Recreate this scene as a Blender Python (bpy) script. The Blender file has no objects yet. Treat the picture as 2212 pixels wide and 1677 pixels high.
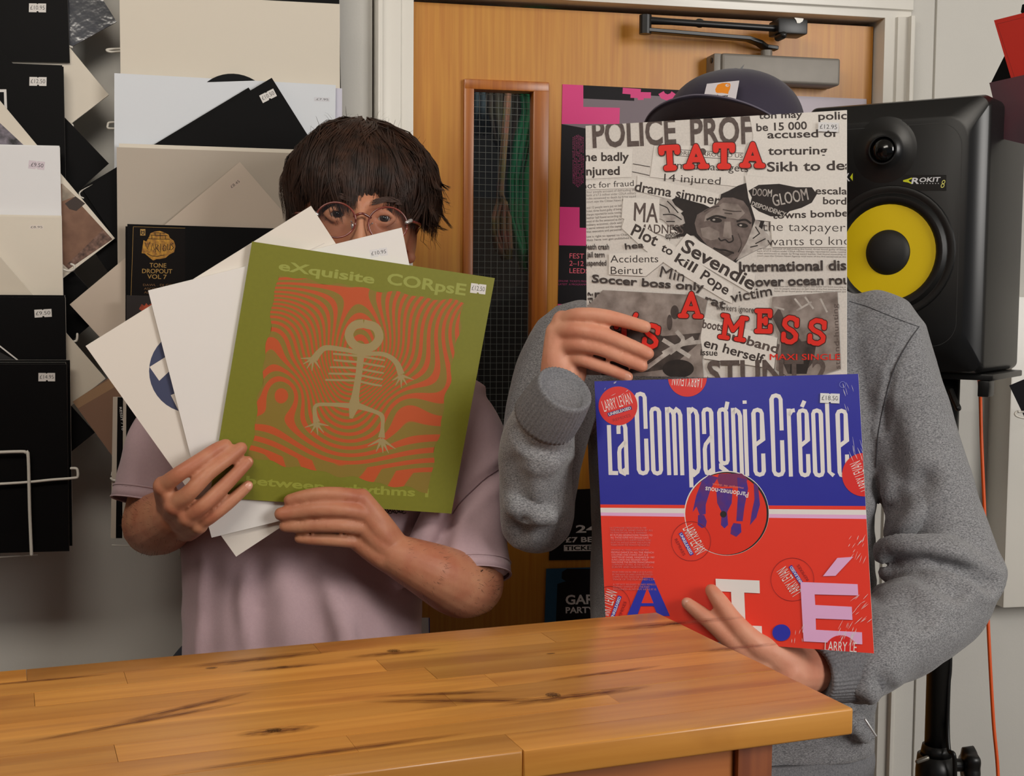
import bpy, bmesh, math, random
import numpy as np
from mathutils import Vector, Matrix, noise
random.seed(7); np.random.seed(7)
sc = bpy.context.scene
COL = sc.collection
# ---------------------------------------------------------------- camera
FPX = 2800.0
PITCH, ROLL, YW, YC = [math.radians(a) for a in (3.98, 0.503, 11.5, 18.94)]
_up = np.array([0, -math.cos(PITCH), -math.sin(PITCH)]); _fw = np.array([0, -math.sin(PITCH), math.cos(PITCH)]); _rt = np.array([1., 0, 0])
_R = np.array([[math.cos(ROLL), -math.sin(ROLL), 0], [math.sin(ROLL), math.cos(ROLL), 0], [0, 0, 1]])
M = np.array([_R @ (_rt*math.cos(YW)+_fw*math.sin(YW)), _R @ (-_rt*math.sin(YW)+_fw*math.cos(YW)), _R @ _up])
CAM = np.array([0, 0, 1.42])
cam = bpy.data.cameras.new('camera'); camo = bpy.data.objects.new('camera', cam); COL.objects.link(camo)
cam.sensor_width = 36; cam.lens = 36*FPX/2212; cam.clip_start = .02
_cx, _cy, _cz = M @ np.array([1., 0, 0]), M @ np.array([0, -1., 0]), M @ np.array([0, 0, -1.])
camo.matrix_world = Matrix([[_cx[i], _cy[i], _cz[i], CAM[i]] for i in range(3)]+[[0, 0, 0, 1]])
sc.camera = camo
# ---------------------------------------------------------------- light, exposure
w = bpy.data.worlds.new('world'); sc.world = w; w.use_nodes = True
w.node_tree.nodes['Background'].inputs[0].default_value = (0.80, 0.86, 1.0, 1); w.node_tree.nodes['Background'].inputs[1].default_value = 0.12
def area(name, loc, target, sx, sy, power, color):
    l = bpy.data.lights.new(name, 'AREA'); l.shape = 'RECTANGLE'; l.size = sx; l.size_y = sy; l.energy = power; l.color = color
    o = bpy.data.objects.new(name, l); COL.objects.link(o); o.location = loc
    o.rotation_euler = (Vector(target)-Vector(loc)).to_track_quat('-Z', 'Y').to_euler(); return o
area('shop_window_daylight', (2.15, -0.75, 2.1), (0.35, 1.8, 1.35), 1.1, 1.2, 52, (1.0, 0.965, 0.92))
area('ceiling_lamp', (-0.45, 0.35, 2.56), (-0.35, 1.9, 1.55), 1.1, 0.6, 24, (1.0, 0.93, 0.83))
sc.view_settings.view_transform = 'Standard'; sc.view_settings.look = 'None'; sc.view_settings.gamma = 1
sc.view_settings.use_curve_mapping = False; sc.view_settings.exposure = 0.0
sc.cycles.max_bounces = 8
# ---------------------------------------------------------------- helpers
def ray(x, y): return M @ np.array([(x-1106)/FPX, (y-838.5)/FPX, 1.])
def P(x, y, z): return Vector(ray(x, y)*z+CAM)
def onY(x, y, Y): r = ray(x, y); return Vector(CAM+r*(Y-CAM[1])/r[1])
def onZ(x, y, Z): r = ray(x, y); return Vector(CAM+r*(Z-CAM[2])/r[2])
def lin(c):
    return tuple((v/255/12.92 if v/255 <= .04045 else ((v/255+.055)/1.055)**2.4) for v in c)
_mats = {}
def mat(name, rgb, rough=.5, metal=0, spec=.5, coat=0, noise_amt=0, noise_scale=30, bump=0, bump_scale=200, stretch=(1, 1, 1), sss=0, rgb2=None, coat_rough=.1, detail=4, sheen=0, bump_dist=.001):
    if name in _mats: return _mats[name]
    m = bpy.data.materials.new(name); m.use_nodes = True; nt = m.node_tree; b = nt.nodes['Principled BSDF']
    c = lin(rgb)
    b.inputs['Base Color'].default_value = (*c, 1); b.inputs['Roughness'].default_value = rough; b.inputs['Metallic'].default_value = metal
    b.inputs['Specular IOR Level'].default_value = spec; b.inputs['Coat Weight'].default_value = coat; b.inputs['Coat Roughness'].default_value = coat_rough
    if sheen: b.inputs['Sheen Weight'].default_value = sheen
    if sss:
        b.inputs['Subsurface Weight'].default_value = sss; b.inputs['Subsurface Scale'].default_value = .012
        b.inputs['Subsurface Radius'].default_value = (1, .35, .2)
    if noise_amt or bump:
        tc = nt.nodes.new('ShaderNodeTexCoord'); mp = nt.nodes.new('ShaderNodeMapping'); mp.inputs['Scale'].default_value = stretch
        nt.links.new(tc.outputs['Object'], mp.inputs[0])
    if noise_amt:
        n = nt.nodes.new('ShaderNodeTexNoise'); n.inputs['Scale'].default_value = noise_scale; n.inputs['Detail'].default_value = detail
        nt.links.new(mp.outputs[0], n.inputs[0])
        r = nt.nodes.new('ShaderNodeMapRange'); r.inputs[1].default_value = .3; r.inputs[2].default_value = .7; nt.links.new(n.outputs[0], r.inputs[0])
        x = nt.nodes.new('ShaderNodeMix'); x.data_type = 'RGBA'
        c2 = lin(rgb2) if rgb2 else tuple(v*(1-noise_amt) for v in c)
        x.inputs[6].default_value = (*c, 1); x.inputs[7].default_value = (*c2, 1); nt.links.new(r.outputs[0], x.inputs[0]); nt.links.new(x.outputs[2], b.inputs['Base Color'])
    if bump:
        n2 = nt.nodes.new('ShaderNodeTexNoise'); n2.inputs['Scale'].default_value = bump_scale; n2.inputs['Detail'].default_value = 5
        nt.links.new(mp.outputs[0], n2.inputs[0]); bp = nt.nodes.new('ShaderNodeBump'); bp.inputs['Strength'].default_value = bump; bp.inputs['Distance'].default_value = bump_dist
        nt.links.new(n2.outputs[0], bp.inputs['Height']); nt.links.new(bp.outputs[0], b.inputs['Normal'])
    _mats[name] = m; return m
def wood(name, c1, c2, c3, axis, freq=60, rough=.35, coat=.3, rnd=False, knots=False):
    m = bpy.data.materials.new(name); m.use_nodes = True; nt = m.node_tree; b = nt.nodes['Principled BSDF']; N = nt.nodes.new; Lk = nt.links.new
    tc = N('ShaderNodeTexCoord'); mp = N('ShaderNodeMapping'); s = [freq]*3; s[axis] = freq*.03; mp.inputs['Scale'].default_value = s
    oi = N('ShaderNodeObjectInfo')
    vm = N('ShaderNodeVectorMath'); vm.operation = 'MULTIPLY_ADD'; vm.inputs[1].default_value = (1, 1, 1)
    cx = N('ShaderNodeCombineXYZ'); mu = N('ShaderNodeMath'); mu.operation = 'MULTIPLY'; mu.inputs[1].default_value = 13.0 if rnd else 0
    Lk(oi.outputs['Random'], mu.inputs[0])
    for i in range(3): Lk(mu.outputs[0], cx.inputs[i])
    Lk(tc.outputs['Object'], vm.inputs[0]); Lk(cx.outputs[0], vm.inputs[2]); Lk(vm.outputs[0], mp.inputs[0])
    n = N('ShaderNodeTexNoise'); n.inputs['Scale'].default_value = 1; n.inputs['Detail'].default_value = 6; n.inputs['Distortion'].default_value = .3; Lk(mp.outputs[0], n.inputs[0])
    mp2 = N('ShaderNodeMapping'); s2 = [14]*3; s2[axis] = 2.2; mp2.inputs['Scale'].default_value = s2; Lk(vm.outputs[0], mp2.inputs[0])
    n2 = N('ShaderNodeTexNoise'); n2.inputs['Scale'].default_value = 1; n2.inputs['Detail'].default_value = 4; n2.inputs['Distortion'].default_value = 1.1; Lk(mp2.outputs[0], n2.inputs[0])
    cr = N('ShaderNodeValToRGB'); e = cr.color_ramp.elements; e[0].position = .32; e[0].color = (*lin(c1), 1); e[1].position = .68; e[1].color = (*lin(c2), 1); Lk(n.outputs[0], cr.inputs[0])
    r2 = N('ShaderNodeMapRange'); r2.inputs[1].default_value = .54; r2.inputs[2].default_value = .78; r2.inputs[4].default_value = .75; Lk(n2.outputs[0], r2.inputs[0])
    x = N('ShaderNodeMix'); x.data_type = 'RGBA'; Lk(r2.outputs[0], x.inputs[0]); Lk(cr.outputs[0], x.inputs[6]); x.inputs[7].default_value = (*lin(c3), 1)
    out = x.outputs[2]
    if rnd:
        hs = N('ShaderNodeHueSaturation'); r3 = N('ShaderNodeMapRange'); r3.inputs[3].default_value = .72; r3.inputs[4].default_value = 1.22; Lk(oi.outputs['Random'], r3.inputs[0])
        Lk(out, hs.inputs['Color']); Lk(r3.outputs[0], hs.inputs['Value']); out = hs.outputs[0]
    Lk(out, b.inputs['Base Color']); b.inputs['Roughness'].default_value = rough; b.inputs['Coat Weight'].default_value = coat; b.inputs['Coat Roughness'].default_value = .25
    bp = N('ShaderNodeBump'); bp.inputs['Strength'].default_value = .15; bp.inputs['Distance'].default_value = .0005; Lk(n.outputs[0], bp.inputs['Height']); Lk(bp.outputs[0], b.inputs['Normal'])
    return m
def link(o, parent=None):
    COL.objects.link(o)
    if parent is not None: o.parent = parent
    return o
def tag(o, label=None, cat=None, group=None, kind=None):
    if label: o['label'] = label
    if cat: o['category'] = cat
    if group: o['group'] = group
    if kind: o['kind'] = kind
    return o
def empty(name, loc, label=None, cat=None, group=None):
    o = bpy.data.objects.new(name, None); o.empty_display_size = .05; o.location = loc; COL.objects.link(o); o['_root'] = 1
    del o['_root']; return tag(o, label, cat, group)
def meshobj(name, verts, faces, m, parent=None, world=True, smooth=False, mats=None, fm=None):
    """verts in world space; moved into the parent's space when world=True"""
    me = bpy.data.meshes.new(name); V = [tuple(v) for v in verts]
    o = bpy.data.objects.new(name, me)
    if parent is None and world and V:
        c = np.mean(np.array(V), 0); zmin = min(v[2] for v in V); off = Vector((c[0], c[1], zmin))
        V = [(v[0]-off.x, v[1]-off.y, v[2]-off.z) for v in V]; o.location = off
    elif parent is not None and world:
        inv = wm(parent).inverted(); V = [tuple(inv @ Vector(v)) for v in V]
    me.from_pydata(V, [], [tuple(f) for f in faces])
    for mm in (mats or [m]): me.materials.append(mm)
    if fm: me.polygons.foreach_set('material_index', fm)
    if smooth: me.polygons.foreach_set('use_smooth', [True]*len(me.polygons))
    me.update(); return link(o, parent)
def wm(o):
    m = o.matrix_basis.copy()
    while o.parent is not None: o = o.parent; m = o.matrix_basis @ m
    return m
def bevel_obj(o, w=.003, seg=2):
    bm = bmesh.new(); bm.from_mesh(o.data); bmesh.ops.remove_doubles(bm, verts=bm.verts, dist=1e-6)
    bmesh.ops.bevel(bm, geom=[e for e in bm.edges if len(e.link_faces) == 2 and e.calc_face_angle(0) > .5], offset=w, segments=seg, affect='EDGES', profile=.6, clamp_overlap=True)
    for f in bm.faces: f.smooth = True
    bm.to_mesh(o.data); bm.free()
    try: o.data.set_sharp_from_angle(angle=.7)
    except Exception: pass
    return o
BOXF = [(0, 3, 2, 1), (4, 5, 6, 7), (0, 1, 5, 4), (1, 2, 6, 5), (2, 3, 7, 6), (3, 0, 4, 7)]
def boxv(x0, y0, z0, x1, y1, z1): return [(x0, y0, z0), (x1, y0, z0), (x1, y1, z0), (x0, y1, z0), (x0, y0, z1), (x1, y0, z1), (x1, y1, z1), (x0, y1, z1)]
def box(name, a, b, m, parent=None, bev=0, kind=None):
    o = meshobj(name, boxv(min(a[0], b[0]), min(a[1], b[1]), min(a[2], b[2]), max(a[0], b[0]), max(a[1], b[1]), max(a[2], b[2])), BOXF, m, parent)
    if bev: bevel_obj(o, bev)
    if kind: o['kind'] = kind
    return o
def merge(parts):
    V, F = [], []
    for v, f in parts:
        n = len(V); V += [tuple(x) for x in v]; F += [tuple(i+n for i in q) for q in f]
    return V, F
def catmull(pts, k=6):
    p = [np.array(q, float) for q in pts]; p = [2*p[0]-p[1]]+p+[2*p[-1]-p[-2]]; out = []
    for i in range(1, len(p)-2):
        for j in range(k):
            t = j/k; a, b, c, d = p[i-1:i+3]
            out.append(.5*((2*b)+(-a+c)*t+(2*a-5*b+4*c-d)*t*t+(-a+3*b-3*c+d)*t**3))
    out.append(p[-2]); return out
def tube(pts, radii, seg=12, smooth=5, caps=True, sq=None):
    """swept tube with round ends; sq=(axis vector, factor) squashes the section along an axis"""
    if np.isscalar(radii): radii = [radii]*len(pts)
    if smooth > 1 and len(pts) > 2:
        q = catmull([list(p)+[r] for p, r in zip(pts, radii)], smooth)
    else: q = [np.array(list(p)+[r], float) for p, r in zip(pts, radii)]
    pos = [x[:3] for x in q]; rad = [max(x[3], 1e-5) for x in q]; n = len(pos)
    tan = []
    for i in range(n):
        t = pos[min(i+1, n-1)]-pos[max(i-1, 0)]; tan.append(t/(np.linalg.norm(t)+1e-12))
    up = np.array([0, 0, 1.]) if abs(tan[0][2]) < .9 else np.array([1., 0, 0])
    nrm = np.cross(tan[0], up); nrm /= np.linalg.norm(nrm)
    if caps:
        P2, R2, T2 = [], [], []
        for a in (80, 55, 28): P2.append(pos[0]-tan[0]*rad[0]*math.sin(math.radians(a))); R2.append(rad[0]*math.cos(math.radians(a))); T2.append(tan[0])
        P2 += pos; R2 += rad; T2 += tan
        for a in (28, 55, 80): P2.append(pos[-1]+tan[-1]*rad[-1]*math.sin(math.radians(a))); R2.append(rad[-1]*math.cos(math.radians(a))); T2.append(tan[-1])
        pos, rad, tan = P2, R2, T2
    V, F = [], []
    for i, (p, r, t) in enumerate(zip(pos, rad, tan)):
        nrm = nrm-t*np.dot(nrm, t); nrm /= np.linalg.norm(nrm)+1e-12; bn = np.cross(t, nrm)
        for j in range(seg):
            a = 2*math.pi*j/seg; d = (nrm*math.cos(a)+bn*math.sin(a))*r
            if sq is not None:
                ax = np.array(sq[0], float); ax /= np.linalg.norm(ax); d = d-ax*np.dot(d, ax)*(1-sq[1])
            V.append(tuple(p+d))
    k = len(pos)
    for i in range(k-1):
        for j in range(seg): F.append((i*seg+j, i*seg+(j+1) % seg, (i+1)*seg+(j+1) % seg, (i+1)*seg+j))
    F.append(tuple(reversed(range(seg)))); F.append(tuple((k-1)*seg+j for j in range(seg)))
    return V, F
def ellipsoid(c, r, axes=None, nu=24, nv=16):
    axes = axes or (np.array([1, 0, 0.]), np.array([0, 1., 0]), np.array([0, 0, 1.])); V, F = [], []
    for i in range(1, nv):
        th = math.pi*i/nv
        for j in range(nu):
            ph = 2*math.pi*j/nu
            V.append(tuple(np.array(c)+axes[0]*r[0]*math.sin(th)*math.cos(ph)+axes[1]*r[1]*math.sin(th)*math.sin(ph)+axes[2]*r[2]*math.cos(th)))
    a = len(V); V += [tuple(np.array(c)+axes[2]*r[2]), tuple(np.array(c)-axes[2]*r[2])]
    for i in range(nv-2):
        for j in range(nu): F.append((i*nu+j, (i+1)*nu+j, (i+1)*nu+(j+1) % nu, i*nu+(j+1) % nu))
    for j in range(nu): F.append((a, j, (j+1) % nu)); F.append((a+1, (nv-2)*nu+(j+1) % nu, (nv-2)*nu+j))
    return V, F
def loft(rings, cap=True):
    """rings: list of equal-length vertex loops"""
    n = len(rings[0]); V = [tuple(v) for r in rings for v in r]; F = []
    for i in range(len(rings)-1):
        for j in range(n): F.append((i*n+j, i*n+(j+1) % n, (i+1)*n+(j+1) % n, (i+1)*n+j))
    if cap: F.append(tuple(reversed(range(n)))); F.append(tuple((len(rings)-1)*n+j for j in range(n)))
    return V, F
def remesh(name, parts, m, parent, voxel, smooth=6, post=None):
    V, F = merge(parts)
    me = bpy.data.meshes.new(name+'_src'); me.from_pydata(V, [], F); bm = bmesh.new(); bm.from_mesh(me); bmesh.ops.recalc_face_normals(bm, faces=bm.faces); bm.to_mesh(me); bm.free()
    o = bpy.data.objects.new(name+'_src', me); COL.objects.link(o)
    md = o.modifiers.new('r', 'REMESH'); md.mode = 'VOXEL'; md.voxel_size = voxel
    if smooth: s = o.modifiers.new('s', 'SMOOTH'); s.factor = .5; s.iterations = smooth
    dg = bpy.context.evaluated_depsgraph_get(); me2 = bpy.data.meshes.new_from_object(o.evaluated_get(dg)); bpy.data.objects.remove(o); bpy.data.meshes.remove(me)
    me2.name = name; me2.materials.clear(); me2.materials.append(m)
    co = np.empty(len(me2.vertices)*3); me2.vertices.foreach_get('co', co); co = co.reshape(-1, 3)
    if post is not None:
        no = np.empty(len(me2.vertices)*3); me2.vertex_normals.foreach_get('vector', no); co = post(co, no.reshape(-1, 3))
    inv = np.array(wm(parent).inverted()) if parent is not None else np.eye(4)
    co = co @ inv[:3, :3].T+inv[:3, 3]; me2.vertices.foreach_set('co', co.ravel()); me2.polygons.foreach_set('use_smooth', [True]*len(me2.polygons)); me2.update()
    return link(bpy.data.objects.new(name, me2), parent)
def segdist(co, pts):
    best = np.full(len(co), 1e9)
    for a, b in zip(pts[:-1], pts[1:]):
        a = np.array(a, float); b = np.array(b, float); ab = b-a; t = np.clip(((co-a) @ ab)/(ab @ ab), 0, 1); best = np.minimum(best, np.linalg.norm(co-a-t[:, None]*ab, axis=1))
    return best
# ---------------------------------------------------------------- flat sheets (sleeves, posters) and what is printed on them
class Sheet:
    """a flat thing on a plane; px(x, y) turns a photo measurement into the sheet's own 2-D coordinates"""
    def __init__(s, name, corners, plane, m, edge=None, t=.0035, label=None, cat='record', group=None, off=0, parent=None):
        p0, p1, p2 = [np.array(q, float) for q in plane]
        n = np.cross(p1-p0, p2-p0); n /= np.linalg.norm(n)
        if n @ (CAM-p0) < 0: n = -n
        s.n = n; s.p0 = p0-n*off
        W = [s.hit(*c) for c in corners]; c = sum(W)/len(W)
        xd = W[1]-W[0]; xd /= np.linalg.norm(xd); yd = np.cross(n, xd)
        s.c, s.xd, s.yd = c, xd, yd; s.layer = 0; s.z = .000016
        mw = Matrix([[xd[i], yd[i], n[i], c[i]] for i in range(3)]+[[0, 0, 0, 1]])
        Lc = [((q-c) @ xd, (q-c) @ yd) for q in W]; k = len(Lc); s.corners = Lc
        V = [(a, b, 0) for a, b in Lc]+[(a, b, -t) for a, b in Lc]
        F = [tuple(reversed(range(k))), tuple(range(k, 2*k))]+[(i, (i+1) % k, k+(i+1) % k, k+i) for i in range(k)]
        me = bpy.data.meshes.new(name); me.from_pydata(V, [], F); me.materials.append(m); me.materials.append(edge or m)
        me.polygons.foreach_set('material_index', [0, 0]+[1]*k)
        bm = bmesh.new(); bm.from_mesh(me); bmesh.ops.recalc_face_normals(bm, faces=bm.faces); bm.to_mesh(me); bm.free()
        s.o = bpy.data.objects.new(name, me); COL.objects.link(s.o)
        if parent is not None: s.o.parent = parent; s.o.matrix_basis = wm(parent).inverted() @ mw
        else: s.o.matrix_basis = mw; tag(s.o, label, cat, group)
    def hit(s, x, y): r = ray(x, y); return CAM+r*((s.p0-CAM) @ s.n)/(r @ s.n)
    def px(s, x, y): d = s.hit(x, y)-s.c; return (d @ s.xd, d @ s.yd)
    def add(s, name, V2, F, m, parent=None, clip=True, dz=None, stagger=False):
        s.layer += 1; z = dz if dz is not None else s.z*s.layer
        if stagger:      # overlapping strokes of one print lie a hair above each other
            inc = min(6e-7, 1.3e-5/max(1, len(F))); V3, F3 = [], []
            for k, f in enumerate(F): F3.append(tuple(range(len(V3), len(V3)+len(f)))); V3 += [(*V2[i], z+inc*k) for i in f]
            me = bpy.data.meshes.new(name); me.from_pydata(V3, [], F3)
        else: me = bpy.data.meshes.new(name); me.from_pydata([(a, b, z) for a, b in V2], [], F)
        bm = bmesh.new(); bm.from_mesh(me)
        if clip:
            k = len(s.corners); cc = Vector((*np.mean(np.array(s.corners), 0), 0))
            for i in range(k):
                a = Vector((*s.corners[i], z)); b = Vector((*s.corners[(i+1) % k], z)); nn = (b-a).cross(Vector((0, 0, 1)))
                if nn.dot(cc-a) > 0: nn = -nn
                bmesh.ops.bisect_plane(bm, geom=bm.verts[:]+bm.edges[:]+bm.faces[:], plane_co=a, plane_no=nn, clear_outer=True)
        if not bm.faces: bm.free(); return None
        for f in bm.faces:
            f.normal_update()
            if f.normal.z < 0: f.normal_flip()
        bm.to_mesh(me); bm.free(); me.materials.append(m)
        o = bpy.data.objects.new(name, me); o.parent = parent or s.o; COL.objects.link(o); return o
    def poly(s, name, pts, m, **k):
        q = [s.px(*p) for p in pts]; return s.add(name, q, [tuple(range(len(q)))], m, **k)
    def tri(s, name, pts, m, **k):
        from mathutils.geometry import tessellate_polygon
        q = [s.px(*p) for p in pts]; F = tessellate_polygon([[Vector((a, b, 0)) for a, b in q]]); return s.add(name, q, [tuple(f) for f in F], m, **k)
    def disc(s, name, c, r, m, seg=40, ry=None, rot=0, **k):
        pts = []
        for i in range(seg):
            a = 2*math.pi*i/seg; x, y = r*math.cos(a), (ry or r)*math.sin(a); pts.append((c[0]+x*math.cos(rot)-y*math.sin(rot), c[1]+x*math.sin(rot)+y*math.cos(rot)))
        return s.poly(name, pts, m, **k)
    def ring(s, name, c, r, wd, m, seg=44, **k):
        V, F = [], []
        for i in range(seg):
            a = 2*math.pi*i/seg
            V += [s.px(c[0]+r*math.cos(a), c[1]+r*math.sin(a)), s.px(c[0]+(r-wd)*math.cos(a), c[1]+(r-wd)*math.sin(a))]
            F.append((2*i, 2*i+1, (2*i+3) % (2*seg), (2*i+2) % (2*seg)))
        return s.add(name, V, F, m, **k)
    def strokes(s, name, lines, wd, m, smooth=0, **k):
        """many ribbons in one printed part; a line is a list of (x, y) or (x, y, width)"""
        V, F = [], []
        for ln in lines:
            q = [(p[0], p[1], p[2] if len(p) > 2 else wd) for p in ln]
            if smooth and len(q) > 2: q = [tuple(a) for a in catmull(q, smooth)]
            n0 = len(V); n = len(q)
            for i in range(n):
                a = np.array(q[max(i-1, 0)][:2]); b = np.array(q[min(i+1, n-1)][:2]); c0 = np.array(q[i][:2]); d = b-a; d = d/(np.linalg.norm(d)+1e-9); nn = np.array([-d[1], d[0]])
                f = 1.0
                if 0 < i < n-1:
                    d1 = c0-a; d1 = d1/(np.linalg.norm(d1)+1e-9); f = 1/max(.55, abs(d1 @ d))
                h = q[i][2]/2*f; V += [s.px(*(c0+nn*h)), s.px(*(c0-nn*h))]
            for i in range(n-1): F.append((n0+2*i, n0+2*i+1, n0+2*i+3, n0+2*i+2))
        return s.add(name, V, F, m, stagger=True, **k)
    def text(s, name, st, a, b, h, m, bold=0, skew=0, parent=None, dz=None, clip=True, top=False):
        """a, b: photo points of the left and right end of the baseline, h: letter height in photo pixels (negative = upside down)"""
        bo = min(bold, 0 if 'M' in st else .026); V, F = glyphs(st, bo)
        if 'M' in st and bold > .01: V, F = np.concatenate([V+[k*.010/max(1, len(st)*.4), 0] for k in (-1, 0, 1)]), [tuple(i+k*len(V) for i in f) for k in range(3) for f in F]
        a = np.array(a, float); b = np.array(b, float); d = b-a; u = d/np.linalg.norm(d); vv = np.array([u[1], -u[0]])*h
        q = [s.px(*(a+d*x+vv*y+u*skew*y*abs(h))) for x, y in V]; return s.add(name, q, F, m, parent=parent, dz=dz, clip=clip, stagger=bold > .015)
_gl = {}
def glyphs(st, bold=0):
    """string -> flat mesh, x scaled to 0..1, y so that cap height = 1"""
    if (st, bold) in _gl: return _gl[(st, bold)]
    cu = bpy.data.curves.new('t', 'FONT'); cu.body = st; cu.size = 1; cu.offset = bold; cu.resolution_u = 3
    o = bpy.data.objects.new('t', cu); me = o.to_mesh()
    V = np.array([v.co[:2] for v in me.vertices]) if len(me.vertices) else np.zeros((1, 2)); F = [tuple(p.vertices) for p in me.polygons]
    o.to_mesh_clear(); bpy.data.objects.remove(o); bpy.data.curves.remove(cu)
    x0, x1 = V[:, 0].min(), V[:, 0].max(); V[:, 0] = (V[:, 0]-x0)/max(x1-x0, 1e-6); V[:, 1] = V[:, 1]/.71
    _gl[(st, bold)] = (V, F); return V, F
# ================================================================ THE ROOM
def proj(p):
    c = M.T @ (np.array(p)-CAM); return (c[0]/c[2]*FPX+1106, c[1]/c[2]*FPX+838.5)
WALL = 2.07; DOORY = 2.10
M_wall = mat('wall_paint', (206, 203, 196), .75, noise_amt=.04, noise_scale=6, bump=.12, bump_scale=260)
M_gloss = mat('gloss_white_paint', (226, 222, 213), .32, bump=.06, bump_scale=90)
M_wire = mat('white_coated_wire', (205, 200, 190), .4)
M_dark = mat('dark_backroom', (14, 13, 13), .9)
def X(px, Y, py=400): return onY(px, py, Y).x
def Z(py, Y, px=1300): return onY(px, py, Y).z
xl, xr = X(889, DOORY, 200), X(1886, DOORY, 200); ztop = (Z(10, DOORY, 890)+Z(62, DOORY, 1885))/2+.004
x_gapL, x_trL = X(804, WALL, 130), X(811, 2.05, 130); x_trR = X(1977, 2.05, 120)
box('floor', (-2.6, -3.2, -.05), (3.2, 3.4, 0), mat('grey_floor', (96, 88, 80), .6, noise_amt=.2, noise_scale=8), kind='structure')
box('ceiling', (-2.6, -3.2, 2.62), (3.2, 3.4, 2.7), M_wall, kind='structure')
wl = box('wall_back', (-2.6, WALL, 0), (x_gapL, WALL+.16, 2.62), M_wall, kind='structure')
box('wall_back_right', (x_trR+.002, WALL, 0), (3.2, WALL+.16, 2.62), M_wall, kind='structure')
box('wall_back_top', (x_gapL, WALL+.006, ztop+.075), (x_trR+.002, WALL+.16, 2.62), M_wall, kind='structure')
box('wall_left', (-2.7, -3.2, 0), (-2.6, 3.4, 2.62), M_wall, kind='structure')
box('wall_right', (3.2, -3.2, 0), (3.3, 3.4, 2.62), M_wall, kind='structure')
def prism(name, prof, axis, a, b, m, **k):
    """extrude a 2-D profile: axis 'z' -> profile is (x, y); axis 'x' -> profile is (y, z)"""
    n = len(prof)
    V = [((p[0], p[1], c) if axis == 'z' else (c, p[0], p[1])) for c in (a, b) for p in prof]
    F = [tuple(range(n))[::-1], tuple(range(n, 2*n))]+[(i, (i+1) % n, n+(i+1) % n, n+i) for i in range(n)]
    o = meshobj(name, V, F, m, **k); bm = bmesh.new(); bm.from_mesh(o.data); bmesh.ops.recalc_face_normals(bm, faces=bm.faces); bm.to_mesh(o.data); bm.free(); bevel_obj(o, .0015, 2); return o
# door frame: architrave, stepped bead and stop, mitred round the opening
zt = ztop
def frame_prof(x0, s):  # s=+1: opening lies towards +x.  x0 = edge of the door leaf
    w_ = abs(x0-(x_trL if s > 0 else x_trR))
    return [(x0-s*w_, WALL+.09), (x0-s*w_, 2.052), (x0-s*(w_-.004), 2.046), (x0-s*(w_-.011), 2.046), (x0-s*(w_-.0115), 2.056), (x0-s*(w_-.027), 2.060), (x0-s*.022, 2.060), (x0-s*.0205, 2.066), (x0-s*.001, 2.066), (x0-s*.001, WALL+.09)]
t1 = prism('trim_1', frame_prof(xl, 1), 'z', 0, zt+.010, M_gloss); t1['kind'] = 'structure'
t2 = prism('trim_2', frame_prof(xr, -1), 'z', 0, zt+.010, M_gloss); t2['kind'] = 'structure'
t3 = prism('trim_3', [(WALL+.09, zt+.075), (2.052, zt+.075), (2.046, zt+.070), (2.046, zt+.064), (2.056, zt+.0635), (2.060, zt+.048), (2.060, zt+.0225), (2.066, zt+.0210), (2.066, zt+.008), (WALL+.09, zt+.008)], 'x', x_trL, x_trR, M_gloss); t3['kind'] = 'structure'
box('trim_4', (x_gapL, WALL+.02, 0), (x_trL, WALL+.1, 2.55), mat('shadow_gap', (120, 105, 92), .8), kind='structure')  # strip at the back of the gap, its shade put into the darker colour
# low projecting boxing on the right wall
bx0 = X(2178, 2.0, 1000)
o = box('trim_5', (bx0, 2.0, Z(1314, 2.0, 2180)), (3.2, WALL, Z(640, 2.0, 2180)), M_gloss, kind='structure'); bevel_obj(o, .004)
box('trim_6', (X(2022, WALL-.006, 120), WALL-.005, 0), (3.2, WALL, 2.61), M_wall, kind='structure')
# ---------------------------------------------------------------- the door
M_oak = wood('oak_veneer', (186, 118, 30), (202, 140, 44), (176, 104, 24), 2, freq=150, rough=.45, coat=.15)
M_bead = wood('stained_bead', (158, 84, 16), (184, 108, 30), (112, 56, 14), 2, freq=120, rough=.35, coat=.3)
door = empty('door_1', (xl+.01, DOORY+.02, 0)); door['kind'] = 'structure'
gx0, gx1 = X(1016, DOORY, 400), X(1166, DOORY, 400); gz1, gz0 = Z(192, DOORY, 1090), Z(1022, DOORY, 1090)
V, F = merge([(boxv(xl+.002, DOORY, .01, gx0, DOORY+.044, ztop), BOXF), (boxv(gx1, DOORY, .01, xr-.003, DOORY+.044, ztop), BOXF), (boxv(gx0, DOORY, gz1, gx1, DOORY+.044, ztop), BOXF), (boxv(gx0, DOORY, .01, gx1, DOORY+.044, gz0), BOXF)])
meshobj('door_leaf', V, F, M_oak, door)
bw = .0125
for nm, prof in (('v', (gx0-bw, gx0+.004)), ('v', (gx1-.014, gx1+bw))):
    o = box('glazing_bead', (prof[0], DOORY-.009, gz0-bw), (prof[1], DOORY+.02, gz1+bw), M_bead, door, bev=.0025)
for z0, z1 in ((gz1-.004, gz1+bw), (gz0-bw, gz0+.004)):
    box('glazing_bead', (gx0-bw+.0005, DOORY-.0095, z0), (gx1+bw-.0005, DOORY+.02, z1), M_bead, door, bev=.0025)
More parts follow.
